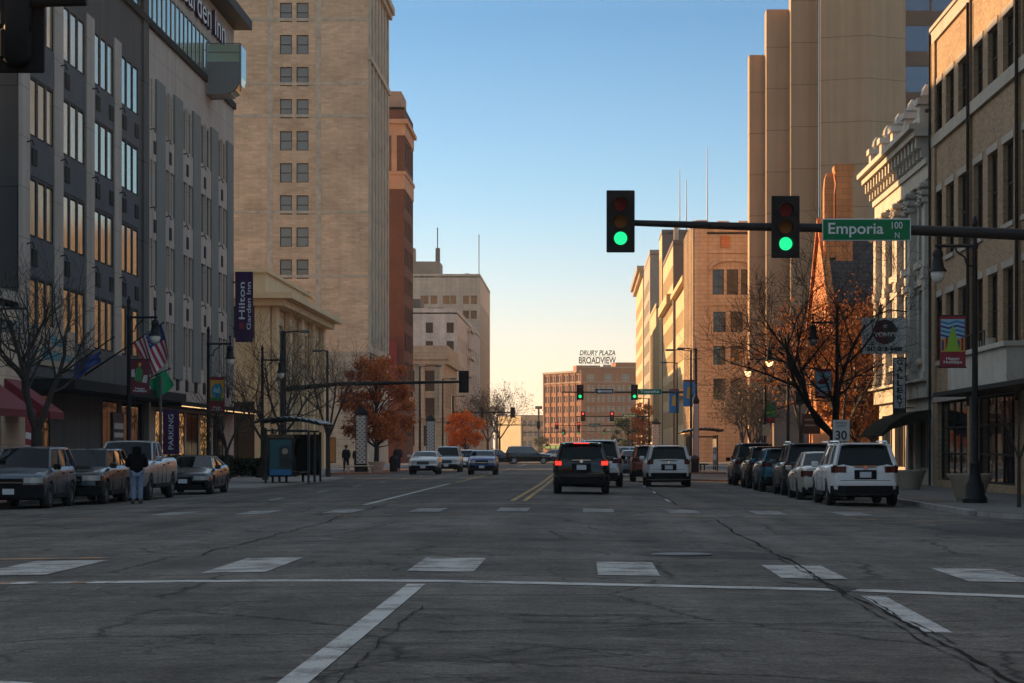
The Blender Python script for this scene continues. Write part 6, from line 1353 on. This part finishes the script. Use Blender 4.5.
        wrap('grille', trim, .62, .82, -.5, .5, 1); wrap('front_bumper', trim, .30, .66 if two_tone else .50, -1.3, 1.3, 1, .02); wrap('grille_bar', M['chrome'], .70, .73, -.48, .48, 1, .02); HL = (.70, .85, .55, 1.25); TL = (.93, 1.06, .86, 1.2) if brake else (.92, 1.09, .66, 1.22); wrap('rear_bumper', trim, .32, .56, -1.25, 1.25, -1, .025)
        wrap('tailgate_strip', M['chrome'], 1.085, 1.105, -.40, .40, -1, .02); wrap('tailgate_seam', trim, .70, .712, -.86, .86, -1, .004); wrap('tail_step', paintmat, .57, .66, -1.0, 1.0, -1, .03)
    if kind == 'van': TL = (.90, 1.12, .82, 1.18)
    for s in (1, -1):
        wrap('headlight', M['headlight'], HL[0], HL[1], s*HL[2], s*HL[3], 1, .010)
        wrap('taillight', M['brake_on'] if brake else M['taillight'], TL[0], TL[1], s*TL[2], s*TL[3], -1, .012)
        MB().cbox((min(s*(wb+.0), s*(wb+.2)), b0-.28, zB0-.02), (max(s*(wb+.0), s*(wb+.2)), b0-.16, zB0+.14), .03).build('mirror', trim if two_tone else paintmat, root)
        for qy in (b0-1.15, b0-2.05) if kind != 'pickup' else (b0-1.2, b0-2.0):
            hx = w*1.0; MB().cbox((min(s*(hx-.02), s*(hx+.02)), qy-.10, zt*.0+interp(K['top'], qy)-.20), (max(s*(hx-.02), s*(hx+.02)), qy+.10, interp(K['top'], qy)-.165), .008).build('door_handle', trim if not rails else M['chrome'], root)
        dl = MB()
        for t in (.12, .50, .86):
            qy = b0+(b1-b0)*t
            if abs(qy-yr) < wr*1.2: continue
            zt_ = interp(K['top'], qy); dl.box((min(s*(w-.012), s*(w+.003)), qy-.008, zb+.12), (max(s*(w-.012), s*(w+.003)), qy+.008, zt_-.24))
        dl.build('door_seam', trim, root)
        if kind in ('suv', 'van', 'pickup'): MB().cbox((min(s*(w-.05), s*(w+.012)), yr+wr*1.25, zb-.02), (max(s*(w-.05), s*(w+.012)), yf-wr*1.25, zb+.10), .01).build('sill', trim, root)
    pz = .86 if kind == 'suv' else .78 if kind in ('sedan', 'van') else .60
    MB().box((-.155, -h-.034, pz-.075), (.155, -h-.018, pz+.08)).build('licence_plate', M['plate'], root)
    MB().box((-.30, -h-.02, pz-.12), (.30, -h-.010, pz+.13)).build('plate_recess', trim, root)
    if kind != 'pickup' or True: MB().box((-.155, h+.035 if kind != 'pickup' else h+.065, .40 if kind != 'pickup' else .56), (.155, h+.045 if kind != 'pickup' else h+.075, .55 if kind != 'pickup' else .70)).build('licence_plate', M['plate'], root)
    if badge: MB().disc((0, -h-.022, pz+.20), .055, 'y', 14, .012).build('badge', M['chrome'], root)
    if kind in ('suv', 'van'):
        MB().box((-.28, b1-.075, zB1+.01), (.24, b1-.055, zB1+.035)).build('rear_wiper', trim, root)
        if brake: MB().box((-.26, r1-.175, zr+.010), (.26, r1-.162, zr+.040)).build('high_brake_light', M['brake_on'], root)
    if kind == 'sedan' and brake: pass
    if kind == 'pickup': MB().box((-w*.84, -h+.1, 1.30), (w*.84, -h*.27, 1.345)).build('bed_cover', trim, root)
    return root
C = {k: paint(k, *v) for k, v in dict(white=((.62, .61, .60), .0, .35), silver=((.42, .42, .41), .6, .32), black=((.004, .0045, .005), .0, .25), slate=((.09, .10, .12), .5, .32), darkblue=((.005, .008, .012), .0, .25),
     teal=((.015, .10, .14), .5, .32), blue=((.02, .045, .14), .5, .32), graphite=((.055, .058, .065), .5, .32), copper=((.16, .04, .015), .5, .32), cream=((.45, .42, .36), .4, .35), pick=((.34, .36, .37), .5, .33), lightgrey=((.50, .50, .49), .2, .35)).items()}
# right side, parked at the kerb, seen from behind
pr_ = 'cars parked along the right kerb'
car('parked_suv', 'white sport utility vehicle, nearest of the cars parked on the right', 'car', 7.65, 59.6+2.5, 1, C['white'], 5.05, 1.96, 1.72, 'suv', rails=True, group=pr_)
car('parked_sedan', 'pale silver sedan parked directly ahead of the nearest white vehicle', 'car', 7.45, 66.6+2.3, 1, C['cream'], 4.6, 1.82, 1.47, 'sedan', group=pr_)
car('parked_suv', 'dark graphite tall vehicle parked between the pale sedan and the teal one', 'car', 7.55, 72.8+2.35, 1, C['graphite'], 4.7, 1.88, 1.75, 'suv', group=pr_, rails=True)
car('parked_hatchback', 'teal blue vehicle parked on the right', 'car', 7.3, 79.2+2.2, 1, C['teal'], 4.4, 1.82, 1.58, 'suv', group=pr_)
car('parked_suv', 'black vehicle parked just beyond the teal one on the right', 'car', 7.35, 86+2.3, 1, C['black'], 4.6, 1.85, 1.66, 'suv', group=pr_)
car('parked_suv', 'dark tall vehicle with a silver lower side, farthest of the cars parked on the right', 'car', 7.35, 93.3+2.4, 1, C['graphite'], 4.8, 1.9, 1.82, 'suv', group=pr_, two_tone=True)
# traffic going away
tr = 'traffic driving away'
car('moving_suv', 'black sport utility vehicle with glowing red brake lights in the middle lane', 'car', -.05, 70.6+2.2, 1, C['black'], 4.4, 1.84, 1.66, 'suv', brake=True, group=tr, rails=False)
car('moving_suv', 'silver sport utility vehicle mostly hidden in front of the braking black one', 'car', .62, 84+2.3, 1, C['silver'], 4.6, 1.86, 1.80, 'suv', group=tr, rails=True, two_tone=True)
car('moving_minivan', 'white minivan with a wide rear window driving in the right lane', 'car', 3.40, 87.2+2.5, 1, C['white'], 5.1, 1.86, 1.64, 'van', group=tr)
car('moving_suv', 'copper brown vehicle just ahead of the white minivan', 'car', 3.1, 100.5+2.2, 1, C['copper'], 4.5, 1.82, 1.66, 'suv', group=tr)
car('moving_sedan', 'dark sedan with a pale roof, ahead of the copper brown vehicle', 'car', 2.8, 121+2.3, 1, C['slate'], 4.6, 1.8, 1.45, 'sedan', group=tr, brake=False)
# traffic coming
tc = 'traffic coming towards the camera'
car('oncoming_sedan', 'silver car, nearest and leftmost of the oncoming traffic', 'car', -9.75, 134+2.3, -1, C['silver'], 4.6, 1.84, 1.42, 'suv', group=tc)
car('oncoming_suv', 'silver blue taller vehicle right behind the leftmost oncoming silver car', 'car', -9.15, 147+2.3, -1, C['pick'], 4.7, 1.88, 1.72, 'suv', group=tc)
car('oncoming_hatchback', 'blue compact car coming along the lane next to the centre line', 'car', -5.85, 127+2.1, -1, C['blue'], 4.2, 1.70, 1.42, 'suv', group=tc)
car('oncoming_sedan', 'pale car partly hidden behind the blue oncoming car', 'car', -8.9, 165+2.2, -1, C['white'], 4.5, 1.8, 1.5, 'sedan', group=tc)
# crossing traffic
cc = 'cars crossing the far junction'
car('crossing_suv', 'large black vehicle crossing the street side-on in the distance', 'car', -5.6, 228, 1, C['black'], 4.9, 1.88, 1.80, 'suv', group=cc, ang=-90, rails=True)
car('crossing_sedan', 'dark car hidden behind the left end of the large black crossing vehicle', 'car', -8.9, 233, 1, C['darkblue'], 4.6, 1.84, 1.5, 'sedan', group=cc, ang=-90)
car('crossing_van', 'white van crossing the street right of the braking black vehicle', 'car', 3.5, 216, 1, C['white'], 4.8, 1.9, 1.78, 'van', group=cc, ang=70)
car('distant_car', 'silver car beyond the bonnet of the large black crossing vehicle', 'car', -3.0, 262, 1, C['silver'], 4.5, 1.8, 1.5, 'sedan', group=cc, ang=-90)
# left side, parked facing the camera
pl_ = 'cars parked along the left kerb'
car('parked_suv', 'grey boxy sport utility vehicle at the left edge, nearest of the left parked cars', 'car', -15.3, 58.6+2.2, -1, C['slate'], 4.4, 1.82, 1.67, 'suv', group=pl_, two_tone=True)
car('parked_suv', 'shiny black vehicle parked second from the left edge', 'car', -14.75, 63.9-.9+2.3, -1, C['black'], 4.7, 1.9, 1.62, 'suv', group=pl_)
car('pickup_truck', 'silver grey pickup truck behind the person in the dark hoodie', 'truck', -14.45, 67.6+2.95, -1, C['pick'], 5.9, 2.0, 1.86, 'pickup', group=pl_)
car('parked_sedan', 'low black sedan with a white front plate, farthest of the left parked cars', 'car', -14.0, 77+2.4, -1, C['darkblue'], 4.85, 1.86, 1.36, 'sedan', group=pl_)

# ================================================================== PEOPLE
def skin_mesh(name, verts, edges, rad, root_i, mat, parent, sub=2):
    me = bpy.data.meshes.new(name); me.from_pydata(verts, edges, []); o = bpy.data.objects.new(name, me); COL.objects.link(o)
    o.modifiers.new('s', 'SKIN'); 
    if not me.skin_vertices: 
        bpy.context.view_layer.objects.active = o
    for i, r in enumerate(rad):
        me.skin_vertices[0].data[i].radius = r if isinstance(r, tuple) else (r, r)
    me.skin_vertices[0].data[root_i].use_root = True
    sb = o.modifiers.new('u', 'SUBSURF'); sb.levels = sub; sb.render_levels = sub
    bpy.context.view_layer.update(); m2 = bpy.data.meshes.new_from_object(o.evaluated_get(bpy.context.evaluated_depsgraph_get()))
    bpy.data.objects.remove(o); m2.materials.clear(); m2.materials.append(mat); m2.polygons.foreach_set('use_smooth', [True]*len(m2.polygons)); m2.name = name
    q = bpy.data.objects.new(name, m2); COL.objects.link(q); q.parent = parent; return q
SKIN = plain('skin', (.42, .24, .16), .55)
def person(loc, rz, label, H, top, trousers, shoe, hood=True, stride=.0, arms='front', group=None, detail=True, hair=None):
    root = empty('person', loc, label, 'person', group, rz=rz); k = H/1.72
    v = []; e = []; r = []
    def V(x, y, z, rr): v.append((x*k, y*k, z*k)); r.append(tuple(q*k for q in rr) if isinstance(rr, tuple) else rr*k); return len(v)-1
    pel = V(0, 0, .95, (.14, .11)); sp = V(0, .01, 1.15, (.125, .10)); ch = V(0, .01, 1.33, (.15, .11)); nk = V(0, .01, 1.47, .055); hd0 = V(0, .03, 1.53, .06); hd1 = V(0, .035, 1.62, (.08, .095)); hd2 = V(0, .03, 1.69, (.06, .07))
    e += [(pel, sp), (sp, ch), (ch, nk), (nk, hd0), (hd0, hd1), (hd1, hd2)]
    legs = {}; hands = []
    for s in (1, -1):
        st = stride*s
        hp = V(.09*s, 0, .90, .095); kn = V(.10*s, .02+st*.5, .50, .062); an = V(.10*s, st-.01, .09, .042); ft = V(.115*s, st+.10, .035, (.042, .03)); e += [(pel, hp), (hp, kn), (kn, an), (an, ft)]; legs[s] = (hp, kn, an, ft)
        sh = V(.185*s, .01, 1.40, .058)
        if arms == 'front': el = V(.29*s, .03, 1.13, .046); wr_ = V(.12*s, .27, 1.13, .028); hn = V(.07*s, .33, 1.15, (.036, .02))
        else: el = V(.25*s, -.02, 1.12, .043); wr_ = V(.25*s, .06, .88, .028); hn = V(.245*s, .08, .80, (.022, .036))
        e += [(ch, sh), (sh, el), (el, wr_), (wr_, hn)]
        legs[(s, 'arm')] = (sh, el, wr_, hn)
        w_, h_ = Vector(v[wr_]), Vector(v[hn]); dd = (h_-w_).normalized(); side = dd.cross(Vector((0, 0, 1) if arms == 'front' else (1, 0, 0))).normalized()
        if detail:
            for q, (off, ln) in enumerate(((-.027, .055), (-.009, .07), (.009, .075), (.027, .065))):
                a = h_+side*off*k; b = a+dd*ln*.6*k+Vector((0, 0, -.004)); c = b+dd*ln*.4*k+Vector((-.012*s*(arms == 'front'), 0, -.012)); ia = V(*(a/k), .010); ib = V(*(b/k), .0085); ic = V(*(c/k), .007); e += [(hn, ia), (ia, ib), (ib, ic)]
            a = h_-dd*.02*k+side*.03*k*(-1 if arms == 'front' else 1); b = a+(dd*.5+side*(-.8 if arms == 'front' else .8))*.045*k; ia = V(*(a/k), .011); ib = V(*(b/k), .008); e += [(hn, ia), (ia, ib)]
    body = skin_mesh('body', v, e, r, pel, SKIN, root, 2 if detail else 1)
    def ex(i, add): q = r[i]; return (q[0]+add, q[1]+add) if isinstance(q, tuple) else (q+add)
    # trousers
    hp1, kn1, an1, ft1 = legs[1]; hp2, kn2, an2, ft2 = legs[-1]
    ids = [pel, hp1, kn1, an1, hp2, kn2, an2]; skin_mesh('trousers', [v[i] for i in ids], [(0, 1), (1, 2), (2, 3), (0, 4), (4, 5), (5, 6)], [ex(pel, .02*k), ex(hp1, .032*k), ex(kn1, .038*k), ex(an1, .036*k), ex(hp2, .032*k), ex(kn2, .038*k), ex(an2, .036*k)], 0, trousers, root)
    a1, a2 = legs[(1, 'arm')], legs[(-1, 'arm')]
    low = (0, .0, .84*k); ids = [sp, ch, nk, a1[0], a1[1], a1[2], a2[0], a2[1], a2[2]]
    vs = [low]+[v[i] for i in ids]; skin_mesh('jacket', vs, [(0, 1), (1, 2), (2, 3), (2, 4), (4, 5), (5, 6), (2, 7), (7, 8), (8, 9)], [(.205*k, .16*k), ex(sp, .075*k), ex(ch, .06*k), .085*k, ex(a1[0], .045*k), ex(a1[1], .045*k), ex(a1[2], .03*k), ex(a2[0], .045*k), ex(a2[1], .045*k), ex(a2[2], .03*k)], 1, top, root)
    if hood: 
        skin_mesh('hood', [(0, -.02*k, 1.44*k), (0, 0, 1.54*k), (0, .0, 1.63*k), (0, .0, 1.715*k)], [(0, 1), (1, 2), (2, 3)], [(.17*k, .12*k), (.135*k, .13*k), (.135*k, .14*k), (.05*k, .06*k)], 1, top, root)
    else:
        skin_mesh('hair', [(0, -.01*k, 1.60*k), (0, 0, 1.68*k), (0, .01*k, 1.725*k)], [(0, 1), (1, 2)], [(.088*k, .085*k), (.09*k, .10*k), (.05*k, .06*k)], 1, hair or M['bark'], root)
    f = MB(); f.loft([[(.012*k*math.cos(a), (.128+q*.02)*k, 1.60*k-q*.03*k+.012*k*math.sin(a)) for a in [i*math.pi/3 for i in range(6)]] for q in (0, 1)]); f.build('nose', SKIN, body)
    f = MB()
    for s in (1, -1): f.lathe([(.001, -.01*k), (.011*k, 0), (.001, .01*k)], (s*.033*k, .125*k, 1.625*k), 8)
    f.box((-.02*k, .118*k, 1.555*k), (.02*k, .13*k, 1.563*k)); f.build('eyes_and_mouth', M['bark'], body)
    sh = MB()
    for s, ft in ((1, ft1), (-1, ft2)):
        fx, fy = v[ft][0], v[ft][1]; sh.loft([[(fx+a*(.05 if q < 2 else .04)*k, fy+b*k, z*k) for a, b in ((-1, -.17), (-1.05, .05), (-.6, .14), (.6, .14), (1.05, .05), (1, -.17))] for q, z in enumerate((.0, .04, .085))])
    sh.build('shoes', shoe, root, smooth=50)
    return root
hood_m = plain('hoodie_black', (.006, .006, .007), 1.0, spec=.02); jean = plain('faded_jeans', (.16, .21, .29), .85, var=.15, scale=6); dark = plain('dark_cloth', (.02, .02, .024), .9); dk2 = plain('brown_cloth', (.05, .035, .03), .9)
person((-12.9, 63.6, gz(-12.9)), R(15), 'person in a black hooded top and faded blue jeans standing by the parked pickup', 1.68, hood_m, jean, dark, True, .03, 'front')
person((-16.9, 157, GL), R(170), 'left one of two people in dark clothes walking on the left pavement', 1.75, dark, dark, dark, False, .16, 'side', 'two people on the left pavement', True)
person((-16.3, 158.4, GL), R(185), 'right one of two people, in a brown top, on the left pavement', 1.66, dk2, dark, dark, False, -.14, 'side', 'two people on the left pavement', True)
person((-13.3, 158, GL), R(190), 'person in dark clothes standing at the kerb left of the oncoming silver car', 1.8, dark, dark, dark, False, .05, 'side')
# ================================================================== AIR
hm, hnt, _p = newmat('haze'); hnt.nodes.remove(_p)
hv = hnt.nodes.new('ShaderNodeVolumePrincipled'); hv.inputs['Color'].default_value = (.97, .93, .88, 1); hv.inputs['Density'].default_value = .00017; hv.inputs['Anisotropy'].default_value = .3
hnt.links.new(hv.outputs[0], hnt.nodes['Material Output'].inputs['Volume'])
o = MB().box((-3050, -350, -1.4), (3050, 5100, 90)).build('haze', hm); tag(o, kind='stuff'); o['label'] = 'thin pale winter haze that softens the far end of the street'; o['category'] = 'haze'
